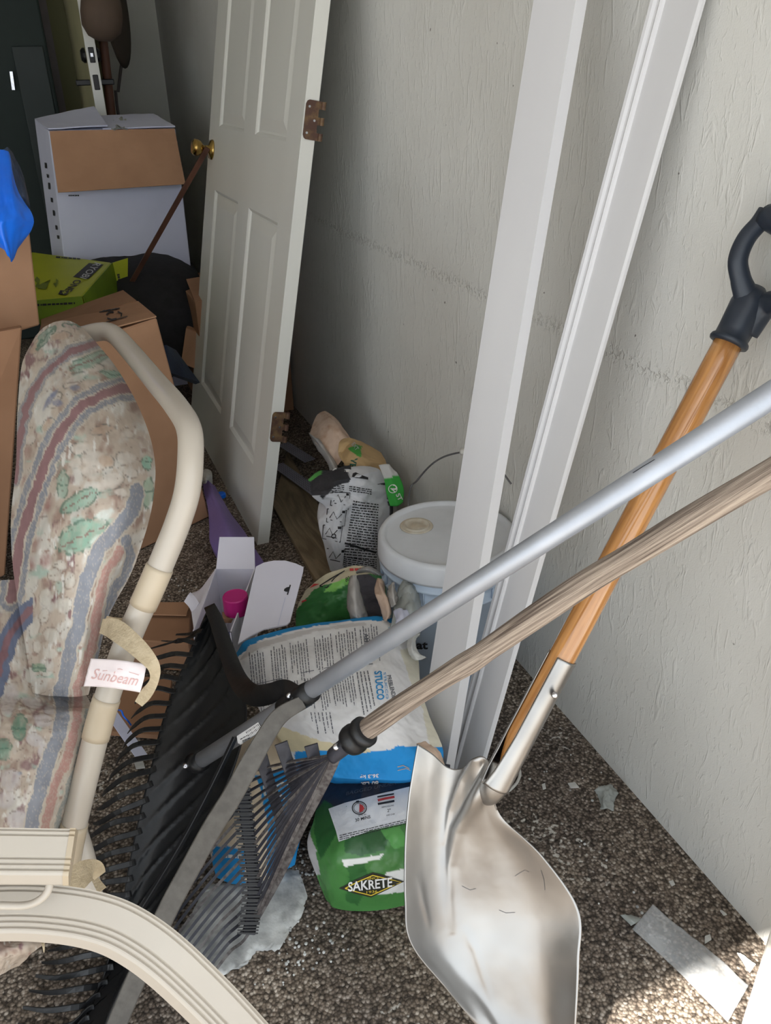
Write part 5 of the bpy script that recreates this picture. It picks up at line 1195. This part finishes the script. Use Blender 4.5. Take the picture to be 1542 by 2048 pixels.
# thick outer rod and the comb that spaces the tines
orod = crom([D(674, 1510, 1.19), D(652, 1560, 1.215), D(600, 1660, 1.27), D(572, 1724, 1.30), D(540, 1785, 1.325), D(497, 1860, 1.345)], 40)
mk('outer_rod', *sweep(orod, rect(0.014, 0.006, 0.001), upv=unit(EYE - orod[20])), M['oldrake2'], ok, label='scuffed flat outer rod')
cb0 = [D(482, 1548, 1.385), D(492, 1630, 1.375), D(502, 1710, 1.36), D(508, 1790, 1.345), D(498, 1866, 1.34)]
mk('comb', *sweep(crom(cb0, 40), rect(0.021, 0.012, 0.002), upv=unit(EYE - cb0[2])), M['oldrake'], ok)
cv_ = []
for t in np.linspace(0.02, 0.98, 58):
    c = crom(cb0, 101)[int(t * 100)]; ee = unit(EYE - c)
    cv_.append(obox(c - Rt * 0.020 - RW[:, 1] * 0.004, Rt * 0.034, -RW[:, 1] * 0.0026 + Rt * 0.0, ee * 0.012))
ct_ = mk('comb_teeth', *join(*cv_), M['blackplastic'], ok); 
for pts in ([(520, 1505, 1.32), (532, 1545, 1.33), (548, 1595, 1.335), (562, 1650, 1.335), (564, 1735, 1.33)], [(562, 1486, 1.28), (580, 1540, 1.29), (596, 1590, 1.295), (606, 1650, 1.30)], [(622, 1490, 1.24), (632, 1530, 1.25), (642, 1562, 1.255)]):
    q = crom([D(*a) for a in pts], 24); mk('cross_strap', *sweep(q, rect(0.018, 0.003, 0.0008), upv=unit(EYE - q[12]), scale=np.linspace(1.15, 0.9, 24)), M['oldrake'], ok)

# ================================================================== PATIO CHAIR
ch = thing('patio_chair', Z(180, 2048, 0), 'cream tubular patio chair with curved ribbed base, cut off by the left edge', 'chair')
tpath = [(150, 676, 1.62), (196, 664, 1.60), (226, 668, 1.57), (258, 700, 1.50), (310, 762, 1.35), (352, 812, 1.22), (378, 858, 1.155), (381, 920, 1.13), (374, 985, 1.125), (356, 1045, 1.13), (330, 1110, 1.135), (300, 1180, 1.14), (262, 1265, 1.15), (226, 1360, 1.155), (202, 1435, 1.16), (180, 1520, 1.165), (158, 1610, 1.17), (140, 1690, 1.175), (128, 1760, 1.18)]
tw = crom([D(*q) for q in tpath], 140)
mk('back_tube', *sweep(tw, circ(0.0178, 26)), M['tan'], ch, smooth=True)
def near(path, u, v):
    a, b = pix(path); return int(np.argmin((a - u) ** 2 + (b - v) ** 2))
for (q0, q1) in (((318, 1135), (288, 1208)), ((214, 1398), (190, 1478)), ((148, 1652), (128, 1760))):
    i0, i1 = near(tw, *q0), near(tw, *q1); mk('tube_sleeve', *sweep(tw[i0:i1 + 1], circ(0.0192, 26)), M['tan2'], ch, smooth=True, label='yellowed sleeve')
ribp = [(-0.5, -0.14), (-0.5, 0.5), (-0.42, 0.62), (0.0, 0.62), (0.42, 0.62), (0.5, 0.5), (0.5, -0.14), (0, -0.2)]
def ribbed(w, th):                                    # face toward +N with grooves, lower lip on the -B side
    y = th / 2; g_ = 0.0022; pr = []
    xs = [(-.5, 0), (-.47, 1), (-.44, 0), (-.41, 0), (-.38, 1), (-.35, 0), (.02, 0), (.05, 1), (.08, 0), (.12, 0), (.15, 1), (.18, 0), (.22, 0), (.25, 1), (.28, 0), (.31, 0)]
    for a, b in xs: pr.append((a * w, y - b * g_))
    pr += [(.36 * w, y - 0.001), (.5 * w, y - th * 0.55), (.5 * w, -y), (-.5 * w, -y)]
    return pr
base_p = [(-520, 1850, .86), (-300, 1838, .88), (-140, 1830, .90), (-40, 1826, .91), (40, 1824, .92), (110, 1828, .925), (175, 1838, .93), (232, 1856, .935), (285, 1886, .94), (332, 1922, .945), (382, 1968, .955), (436, 2022, .965), (490, 2080, .975), (560, 2160, .99), (640, 2260, 1.02)]
bpt = crom([D(*q) for q in base_p], 80)
bpt = bpt[bpt[:, 2] > 0.015]
upb = unit(EYE - bpt[30])
T_, N_, B_f = frames(bpt, upb)
flip = -1 if (B_f[30] @ RW[:, 1]) > 0 else 1
pr = [(flip * a, b) for a, b in ribbed(0.058, 0.026)]
V, Fc = sweep(bpt, pr, upv=upb); V, Fc = fixn(V, Fc)
mk('curved_base_leg', V, Fc, M['tan'], ch)
ap = crom([D(-520, 1716, .83), D(-340, 1713, .845), D(-170, 1712, .86), D(-60, 1712, .875), D(40, 1713, .885), D(134, 1714, .895)], 10)
upa = unit(EYE - ap[6] + RW[:, 1] * 0.1); T_, N_, B_f = frames(ap, upa); flip = -1 if (B_f[5] @ RW[:, 1]) > 0 else 1
V, Fc = sweep(ap, [(flip * a, b) for a, b in ribbed(0.054, 0.03)], upv=upa); V, Fc = fixn(V, Fc)
arm_ = mk('arm_rest', V, Fc, M['tan'], ch)
e_ = ap[-1]; V, Fc = sweep([e_, e_ + unit(ap[-1] - ap[-2]) * 0.006], [(flip * a * 1.03, b * 1.03) for a, b in ribbed(0.054, 0.03)], upv=upa); V, Fc = fixn(V, Fc)
mk('end_cap', V, Fc, M['tan2'], arm_)
mk('arm_loop', *tube([D(98, 1750, .90), D(100, 1765, .895), D(94, 1785, .892), D(76, 1802, .89), (D(48, 1811, .89)), D(0, 1811, .885), D(-80, 1808, .88)], 0.0042, 40, 14), M['tan'], ch, smooth=True)
mk('rear_leg', *tube([D(150, 1660, 1.20), D(168, 1720, 1.20), D(182, 1790, 1.20), D(200, 1870, 1.21)], 0.0165, 20, 22), M['tan'], ch, smooth=True)

# ================================================================== CUSHION
def cush_color(V, sd=0):
    u, v = pix(V); n = len(u)
    u0, v0 = u.copy(), v.copy()
    wob = 5.0
    u = u + wob * fbm(u0 / 16, v0 / 16, 1 + sd) * 2; v = v + wob * fbm(u0 / 16, v0 / 16, 2 + sd) * 2
    base = lin((206, 190, 174)); c = np.tile(base, (n, 1))
    def mixc(mask, rgb):
        m_ = np.clip(mask, 0, 1)[:, None]; c[:] = c * (1 - m_) + lin(rgb) * m_
    f1 = fbm(u0 / 30, v0 / 45, 5, 4); f2 = fbm(u0 / 14, v0 / 30, 9, 4); f3 = fbm(u0 / 40, v0 / 26, 15, 4)
    mixc((f1 - 0.02) * 9, (222, 216, 206)); mixc((-f1 - 0.10) * 8, (168, 142, 128)); mixc((f2 - 0.14) * 10 * (u0 < 150), (150, 116, 116)); mixc((f3 - 0.17) * 9, (186, 204, 190))
    mixc((fbm(u0 / 9, v0 / 24, 31, 3) - 0.15) * 12, (236, 232, 224)); mixc((-fbm(u0 / 12, v0 / 12, 33, 3) - 0.2) * 12, (176, 150, 136))
    def dist(pts):
        best = np.full(n, 1e9)
        for a, b in zip(pts, pts[1:]):
            a = np.array(a, float); b = np.array(b, float); d = b - a
            t = np.clip(((u - a[0]) * d[0] + (v - a[1]) * d[1]) / (d @ d), 0, 1); best = np.minimum(best, np.hypot(u - a[0] - t * d[0], v - a[1] - t * d[1]))
        return best
    speck = fbm(u0 / 1.6, v0 / 1.6, 50, 2)
    tex = fbm(u0 / 6, v0 / 10, 51, 3); brk = fbm(u0 / 18, v0 / 18, 52, 3)
    def blob(x, y, rx, ry, a, fill, line, lw=2.0, soft=3.0):
        ca, sa = math.cos(a), math.sin(a); dx, dy = u - x, v - y
        r = np.hypot((dx * ca + dy * sa) / rx, (-dx * sa + dy * ca) / ry)
        if fill is not None: mixc(np.clip((1 - r) * soft, 0, 0.92) * (0.62 + 0.9 * np.clip(tex + 0.25, 0, 1)), fill)
        if line is not None: mixc(np.clip(1.1 - np.abs(r - 1) * min(rx, ry) / lw, 0, 1) * np.clip(0.4 + 3.0 * brk, 0, 0.8), line)
    G = (108, 108, 104)
    for (x, y, rx, ry, a) in ((164, 899, 22, 15, .2), (150, 925, 15, 10, -.4), (187, 919, 26, 18, .1), (182, 945, 20, 14, .5), (223, 960, 24, 17, -.2), (212, 922, 18, 12, .3), (252, 916, 20, 13, .1), (261, 946, 15, 10, .4), (200, 975, 18, 10, 0), (240, 985, 16, 10, .3), (255, 868, 14, 9, .2),
                              (205, 860, 28, 9, -.2), (190, 735, 22, 9, .1), (150, 760, 26, 10, -.5), (110, 800, 20, 10, -.9), (95, 850, 18, 10, -1.0), (75, 690, 26, 9, -.8), (120, 672, 22, 9, -.2), (165, 690, 20, 8, .1), (60, 880, 14, 9, -1.1)):
        blob(x, y, rx, ry, a, (226, 216, 204) if (x + y) % 3 else (204, 178, 156), G, 1.1)
    for (x, y, rx, ry) in ((59, 1206, 12, 22), (92, 1195, 12, 18), (126, 1209, 20, 18), (88, 1232, 12, 16), (70, 1255, 12, 22), (103, 1270, 16, 16), (75, 1292, 10, 14), (100, 1305, 16, 12), (110, 1150, 14, 14), (140, 1160, 12, 18), (62, 1165, 12, 14), (90, 1345, 16, 7), (120, 1130, 16, 9)):
        blob(x, y, rx, ry, 0.15, (224, 218, 206), (132, 116, 106), 1.1)
    for (x, y, rx, ry, a, f) in ((164, 1072, 58, 30, -.45, (150, 190, 168)), (160, 1001, 44, 17, -.5, (156, 196, 174)), (178, 722, 48, 13, -.35, (158, 186, 168)), (224, 748, 26, 9, .2, (166, 200, 182)), (125, 970, 12, 30, .1, (168, 190, 172)), (294, 925, 12, 14, 0, (160, 212, 188)), (296, 985, 12, 34, .1, (176, 200, 176)), (90, 675, 30, 9, -.9, (150, 170, 154)), (150, 650, 26, 7, 0, (196, 178, 170)), (38, 1455, 16, 26, 0, (110, 150, 128)), (8, 1500, 16, 22, 0, (130, 166, 146)), (78, 1335, 14, 10, .2, (120, 158, 126))):
        blob(x, y, rx, ry, a, f, None, soft=4); 
        m_ = np.clip(1.6 - np.abs(np.hypot(((u - x) * math.cos(a) + (v - y) * math.sin(a)) / rx, (-(u - x) * math.sin(a) + (v - y) * math.cos(a)) / ry) - 0.95) * 12, 0, 1) * (fbm(u0 / 9, v0 / 9, 60) > -0.05)
        mixc(m_ * 0.8, (92, 128, 110))
        vein = np.abs((-(u - x) * math.sin(a) + (v - y) * math.cos(a)) + 3 * fbm(u0 / 8, v0 / 8, 70) * 4) < 1.6
        ins = np.hypot(((u - x) * math.cos(a) + (v - y) * math.sin(a)) / rx, (-(u - x) * math.sin(a) + (v - y) * math.cos(a)) / ry) < 0.85
        mixc((vein & ins) * 0.8, (150, 106, 100) if rx > 40 else (92, 128, 110))
    blob(195, 1078, 18, 8, -.5, (228, 240, 228), None); blob(210, 1028, 22, 9, -.3, (232, 240, 232), None)
    blob(53, 1531, 15, 13, .3, (150, 116, 118), None); blob(46, 1620, 13, 12, 0, (150, 122, 124), None); blob(36, 1548, 9, 7, 0, (130, 138, 160), None); blob(150, 775, 12, 7, 0, (150, 156, 176), None); blob(115, 805, 12, 9, 0, (132, 138, 164), None); blob(100, 800, 30, 6, -1.0, (132, 138, 164), None)
    for (x, y) in ((75, 1030), (95, 1010), (70, 1090), (55, 960), (48, 905), (92, 1120), (60, 1130)): blob(x, y, 14, 22, .4, (176, 134, 126), None, soft=1.2)
    for (x, y, rx, ry) in ((20, 1560, 24, 26), (12, 1600, 20, 20), (38, 1640, 26, 22), (70, 1480, 20, 14), (85, 1440, 22, 16), (90, 1500, 14, 18), (62, 1405, 24, 12), (20, 1400, 18, 36), (100, 1420, 14, 10)): blob(x, y, rx, ry, .3, (214, 206, 204), (140, 118, 114), 1.1)
    if True:                                          # crayon-like strokes
        st_ = np.abs(np.sin((u0 * 0.35 + v0 * 0.9) / 5.5 + 5 * fbm(u0 / 40, v0 / 40, 80)))
        mixc(((st_ < 0.10) & (fbm(u0 / 20, v0 / 20, 81) > 0.08)) * 0.6, (134, 118, 108))
    def band(pts, hw, rgb, edge=(214, 202, 186), sp=0.35, ew=3.0):
        d = dist(pts); mixc(1.0 * (d < hw + ew), edge); mixc((d < hw) * (0.85 + 0.0 * speck) * np.where(speck > sp * 0.5 - 0.1, 0.55, 1.0), rgb)
    BL, MV, PK = (136, 144, 160), (160, 122, 124), (202, 150, 142)
    s1_ = [(330, 760), (264, 779), (243, 777), (205, 790), (164, 811), (132, 849), (108, 884), (94, 916), (82, 952), (64, 1001), (47, 1057), (38, 1098), (30, 1150), (22, 1200)]
    band(s1_, 23, BL); d = dist(s1_); mixc(1.0 * (d < 12), (214, 202, 186)); mixc(1.0 * (d < 9), MV)
    s2_ = [(250, 680), (215, 684), (182, 690), (141, 702), (111, 727), (85, 753), (67, 783), (53, 818), (44, 850), (36, 900), (30, 960)]
    band(s2_, 12, (150, 152, 160)); d = dist(s2_); mixc(1.0 * (d < 6), MV)
    s3_ = [(274, 980), (264, 1025), (234, 1057), (199, 1098), (182, 1136), (166, 1190), (162, 1215), (156, 1255), (143, 1290), (130, 1355), (121, 1390), (126, 1428), (117, 1472), (100, 1516), (85, 1560), (66, 1630), (58, 1690)]
    band(s3_, 14, BL, sp=0.5)
    s4_ = [(240, 1100), (222, 1130), (211, 1145), (204, 1180), (193, 1229), (187, 1282), (173, 1326), (155, 1378), (158, 1414), (148, 1466), (133, 1519), (109, 1575), (92, 1648), (84, 1700)]
    band(s4_, 9, PK, ew=4)
    band([(252, 1080), (262, 1110), (250, 1150), (228, 1180), (212, 1260), (196, 1330)], 9, BL)
    band([(176, 1420), (166, 1480), (146, 1550), (122, 1620), (108, 1690)], 5, (150, 158, 156))
    if sd == 0: pass
    # back panel behind the upper pad
    lo_mask = (u0 < 62 + (v0 - 1150) * 0.0) & (v0 > 1150)
    s5_ = [(70, 1215), (40, 1240), (18, 1275), (2, 1320), (-12, 1380)]
    d = dist(s5_); mk_ = np.clip((d < 20) * (u0 < 66), 0, 1); mixc(mk_ * 1.0, (116, 126, 152)); mixc(((d < 7) & (u0 < 66)) * 1.0, (150, 112, 118))
    return c
cu = thing('seat_cushion', D(80, 1650, 1.15) * [1, 1, 1], 'faded floral striped back cushion tied to the cream patio chair', 'cushion')
g = [[(72, 672, 1.56), (92, 652, 1.55), (115, 643, 1.54), (140, 643, 1.54), (168, 656, 1.56)],
     [(45, 728, 1.50), (85, 718, 1.42), (125, 712, 1.40), (172, 708, 1.42), (228, 728, 1.50)],
     [(36, 820, 1.42), (90, 815, 1.30), (150, 808, 1.26), (215, 802, 1.29), (279, 816, 1.38)],
     [(33, 920, 1.37), (95, 920, 1.23), (170, 915, 1.17), (240, 910, 1.19), (309, 912, 1.28)],
     [(22, 1040, 1.34), (90, 1035, 1.19), (160, 1030, 1.13), (232, 1022, 1.13), (303, 1010, 1.21)],
     [(26, 1140, 1.32), (80, 1140, 1.20), (140, 1135, 1.14), (208, 1130, 1.14), (270, 1130, 1.20)],
     [(42, 1240, 1.30), (82, 1240, 1.21), (128, 1240, 1.16), (176, 1236, 1.15), (219, 1230, 1.19)],
     [(58, 1340, 1.27), (88, 1340, 1.21), (124, 1340, 1.18), (158, 1338, 1.17), (192, 1332, 1.19)],
     [(66, 1386, 1.24), (92, 1391, 1.22), (120, 1393, 1.20), (150, 1394, 1.19), (177, 1390, 1.20)]]
def rimw(u, v): return 0.010 * fbm(u * 3, v * 16, 90) * (0.3 + u) 
V, Fc, P = pillow([[D(*q) for q in r] for r in g], unit(ray(170, 1000)) * 0.15, 260, 150, wr=0.010, ws=6, seed=71, wfun=rimw, pe=0.36)
up_c = mk('upper_pad', V, Fc, M['cushion'], cu, smooth=True, col=cush_color(V))
g = [[(-90, 1190, 1.46), (-40, 1170, 1.44), (10, 1160, 1.42), (50, 1165, 1.42), (90, 1200, 1.40)],
     [(-110, 1290, 1.40), (-50, 1280, 1.34), (10, 1280, 1.32), (60, 1290, 1.33), (110, 1310, 1.34)],
     [(-120, 1385, 1.32), (-50, 1388, 1.26), (20, 1392, 1.235), (95, 1396, 1.23), (176, 1396, 1.225)],
     [(-120, 1430, 1.28), (-50, 1430, 1.20), (30, 1430, 1.165), (110, 1430, 1.16), (178, 1428, 1.19)],
     [(-120, 1510, 1.25), (-50, 1510, 1.16), (20, 1510, 1.12), (100, 1505, 1.12), (170, 1495, 1.18)],
     [(-125, 1600, 1.23), (-60, 1600, 1.13), (10, 1600, 1.09), (80, 1595, 1.10), (148, 1580, 1.17)],
     [(-130, 1700, 1.21), (-60, 1700, 1.12), (0, 1700, 1.08), (60, 1695, 1.10), (118, 1680, 1.17)],
     [(-130, 1800, 1.18), (-60, 1800, 1.14), (0, 1800, 1.11), (45, 1795, 1.12), (98, 1780, 1.17)]]
V, Fc, P = pillow([[D(*q) for q in r] for r in g], unit(ray(60, 1500)) * 0.12, 220, 150, wr=0.012, ws=6, seed=75, wfun=rimw, pe=0.36)
lw_c = mk('lower_pad', V, Fc, M['cushion'], cu, smooth=True, col=cush_color(V))
g = [[(-60, 1850, 1.02), (0, 1850, 1.02), (50, 1860, 1.03), (95, 1868, 1.06)], [(-60, 1890, .99), (0, 1890, .985), (50, 1892, 1.0), (92, 1885, 1.05)], [(-60, 1930, .99), (0, 1925, .99), (35, 1915, 1.01), (66, 1905, 1.05)], [(-60, 1965, 1.02), (-10, 1955, 1.02), (10, 1945, 1.03), (40, 1932, 1.06)]]
V, Fc, P = pillow([[D(*q) for q in r] for r in g], (-0.05, 0.08, 0.05), 70, 60, wr=0.014, ws=4, seed=77)
mk('seat_pad', V, Fc, M['cushion'], cu, smooth=True, col=cush_color(V))
# piping, label and ties
sq = crom([D(263, 775, 1.325), D(262, 850, 1.235), D(268, 900, 1.20), D(268, 960, 1.17), D(266, 1020, 1.155)], 40)
def ribbon(name, pts, ws_, m, parent, t=0.0016, label=None):
    P = crom([D(*q) for q in pts], 40); T_, _, _ = frames(P); W = crom(np.array(ws_, float)[:, None], 40)[:, 0]
    V = []
    for k in range(40):
        e = unit(EYE - P[k]); s = unit(np.cross(T_[k], e)); V.append([P[k] - s * W[k] / 2, P[k] + e * 0.0, P[k] + s * W[k] / 2])
    V = np.array(V); n, m_ = V.shape[:2]; N = pnormals(V); B = V - N * t
    VV = np.vstack([V.reshape(-1, 3), B.reshape(-1, 3)]); K = n * m_; Fc = gridf(n, m_) + gridf(n, m_, K, True)
    ring = [j for j in range(m_)] + [i * m_ + m_ - 1 for i in range(1, n)] + [(n - 1) * m_ + j for j in range(m_ - 2, -1, -1)] + [i * m_ for i in range(n - 2, 0, -1)]
    for a, b in zip(ring, ring[1:] + ring[:1]): Fc.append((b, a, a + K, b + K))
    VV, Fc = fixn(VV, Fc); return mk(name, VV, Fc, m, parent, smooth=False, label=label)
ribbon('tie_strap', [(202, 1252, 1.15), (228, 1258, 1.12), (258, 1280, 1.10), (288, 1308, 1.09), (308, 1335, 1.09), (308, 1362, 1.10), (292, 1388, 1.11), (277, 1408, 1.115)], [0.020, 0.028, 0.026, 0.022, 0.016, 0.012, 0.016, 0.012], M['strap'], cu)
ribbon('tie_strap', [(212, 1236, 1.16), (232, 1242, 1.15), (256, 1240, 1.15)], [0.006, 0.010, 0.004], M['strap'], cu)
lb_ = mk('care_label', *sheet([[D(181, 1317, 1.125), D(236, 1320, 1.105), D(294, 1328, 1.10)], [D(174, 1345, 1.125), D(228, 1348, 1.10), D(288, 1356, 1.098)], [D(166, 1373, 1.13), D(222, 1376, 1.11), D(279, 1385, 1.10)]], 16, 30, 0.0012, wr=0.004, ws=3), M['label'], cu, smooth=True, label='white label with faded lettering')
T = Target(lb_); p = Print(T, 0.0008); p.text('Sunbeam', (182, 1357), (272, 1371), (10, -20), -0.004); p.line([(206, 1342), (240, 1338), (278, 1350)], 1.3); p.build('lettering', M['pinkink'], lb_)
ribbon('tie_knot', [(108, 1772, 1.05), (140, 1765, 1.04), (168, 1745, 1.05), (190, 1738, 1.07), (200, 1752, 1.08)], [0.030, 0.034, 0.030, 0.022, 0.016], M['strap'], cu)
ribbon('tie_end', [(188, 1755, 1.08), (196, 1768, 1.075), (204, 1780, 1.07)], [0.008, 0.010, 0.012], M['strap'], cu)
ribbon('tie_end', [(84, 1880, 1.04), (87, 1892, 1.035), (88, 1905, 1.035)], [0.004, 0.003, 0.001], M['strap'], cu)

# ================================================================== LITTER ON THE FLOOR AT RIGHT
g = [[Z(1264, 1858, .004), Z(1284, 1834, .010), Z(1305, 1810, .006)], [Z(1330, 1918, .004), Z(1352, 1892, .010), Z(1375, 1866, .005)], [Z(1395, 1982, .004), Z(1418, 1950, .010), Z(1440, 1917, .005)], [Z(1455, 2045, .004), Z(1476, 2008, .010), Z(1497, 1972, .004)]]
fo = thing('plastic_film', Z(1380, 1900, 0), 'crinkled clear plastic strip on the floor beside the scoop shovel', 'plastic strip')
V, Fc = sheet(g, 60, 24, 0.0008, wr=0.006, ws=7, seed=6); V[:, 2] = np.maximum(V[:, 2], 0.0012); mk('strip', V, Fc, M['film'], fo, smooth=True)
V, Fc = sheet([[Z(1240, 1830, .006), Z(1248, 1829, .010), Z(1254, 1830, .006)], [Z(1252, 1842, .006), Z(1262, 1838, .012), Z(1272, 1832, .006)], [Z(1262, 1852, .003), Z(1272, 1846, .008), Z(1284, 1838, .004)]], 14, 14, 0.001, wr=0.003); mk('curled_end', V, Fc, M['clear'], fo, smooth=True)
g = [[(1188, 1580, .008), (1205, 1572, .014), (1222, 1572, .012), (1234, 1580, .006)], [(1194, 1590, .004), (1208, 1586, .016), (1222, 1586, .014), (1234, 1592, .004)], [(1198, 1606, .003), (1206, 1602, .012), (1218, 1600, .010), (1230, 1604, .003)], [(1200, 1618, .002), (1208, 1618, .006), (1216, 1618, .006), (1228, 1622, .002)]]
V, Fc = sheet([[Z(*q) for q in r] for r in g], 26, 26, 0.0015, wr=0.012, ws=5); V[:, 2] = np.maximum(V[:, 2], 0.0012)
mk('tissue_scrap', V, Fc, M['clear'], smooth=True, label='torn pale tissue scrap on the floor near the wall', cat='tissue')
mk('string', *tube([Z(1036, 1530, .01), Z(1040, 1548, .006), Z(1034, 1565, .005), Z(1022, 1578, .006), Z(1008, 1588, .004)], 0.003, 30, 10), M['string'], smooth=True, label='short curved white cord on the floor behind the shovel socket', cat='cord')
V, Fc = quadsheet([Z(1474, 1905, .003), Z(1484, 1908, .003), Z(1512, 1928, .003), Z(1500, 1945, .003)], 8, 8, 0.0015, wr=0.004)
mk('paper_scrap', V, Fc, M['paper'], label='white paper scrap in the sunlight beside the white post', cat='paper')
for (q, lb3) in (([(1084, 1568), (1090, 1566), (1092, 1576), (1086, 1578)], 'small white chip nearest the shovel socket'), ([(1136, 1566), (1150, 1564), (1158, 1574), (1142, 1575)], 'flat white chip left of the tissue scrap'), ([(1410, 1872), (1420, 1868), (1423, 1878), (1410, 1886)], 'grey white chip near the wall end of the clear plastic strip'), ([(1440, 1820), (1444, 1820), (1454, 1828), (1448, 1830)], 'thin bright chip at the foot of the wall'), ([(1338, 1762), (1346, 1760), (1350, 1768), (1344, 1771)], 'dull grey chip midway along the bare floor')):
    P4 = [Z(u_, v_, 0.003) for u_, v_ in q]; mk('debris_chip', *hexa([p_ * [1, 1, 0] + [0, 0, .0005] for p_ in P4] + P4), M['paper'], label=lb3, cat='chip', group='white chips on the bare floor')

# ================================================================== LIGHT
w = bpy.data.worlds.new('sky'); scene.world = w; w.use_nodes = True
n = w.node_tree.nodes; l = w.node_tree.links; bg = n['Background']
bg.inputs['Color'].default_value = (0.87, 0.94, 1.0, 1); bg.inputs['Strength'].default_value = SKY
sun = bpy.data.lights.new('sun', 'SUN'); sun.energy = SUN; sun.angle = math.radians(0.6); sun.color = (1.0, 0.95, 0.87)
so_ = bpy.data.objects.new('sun', sun); COL.objects.link(so_)
sd = unit([1.0, math.cos(math.radians(61)), -math.sin(math.radians(61))]); so_.rotation_euler = Vector(sd).to_track_quat('-Z', 'Y').to_euler(); so_.location = (0, -3, 6)
vs_ = scene.view_settings; vs_.view_transform = 'Standard'; vs_.look = 'None'; vs_.gamma = 1.0; vs_.exposure = EXPO; vs_.use_curve_mapping = False
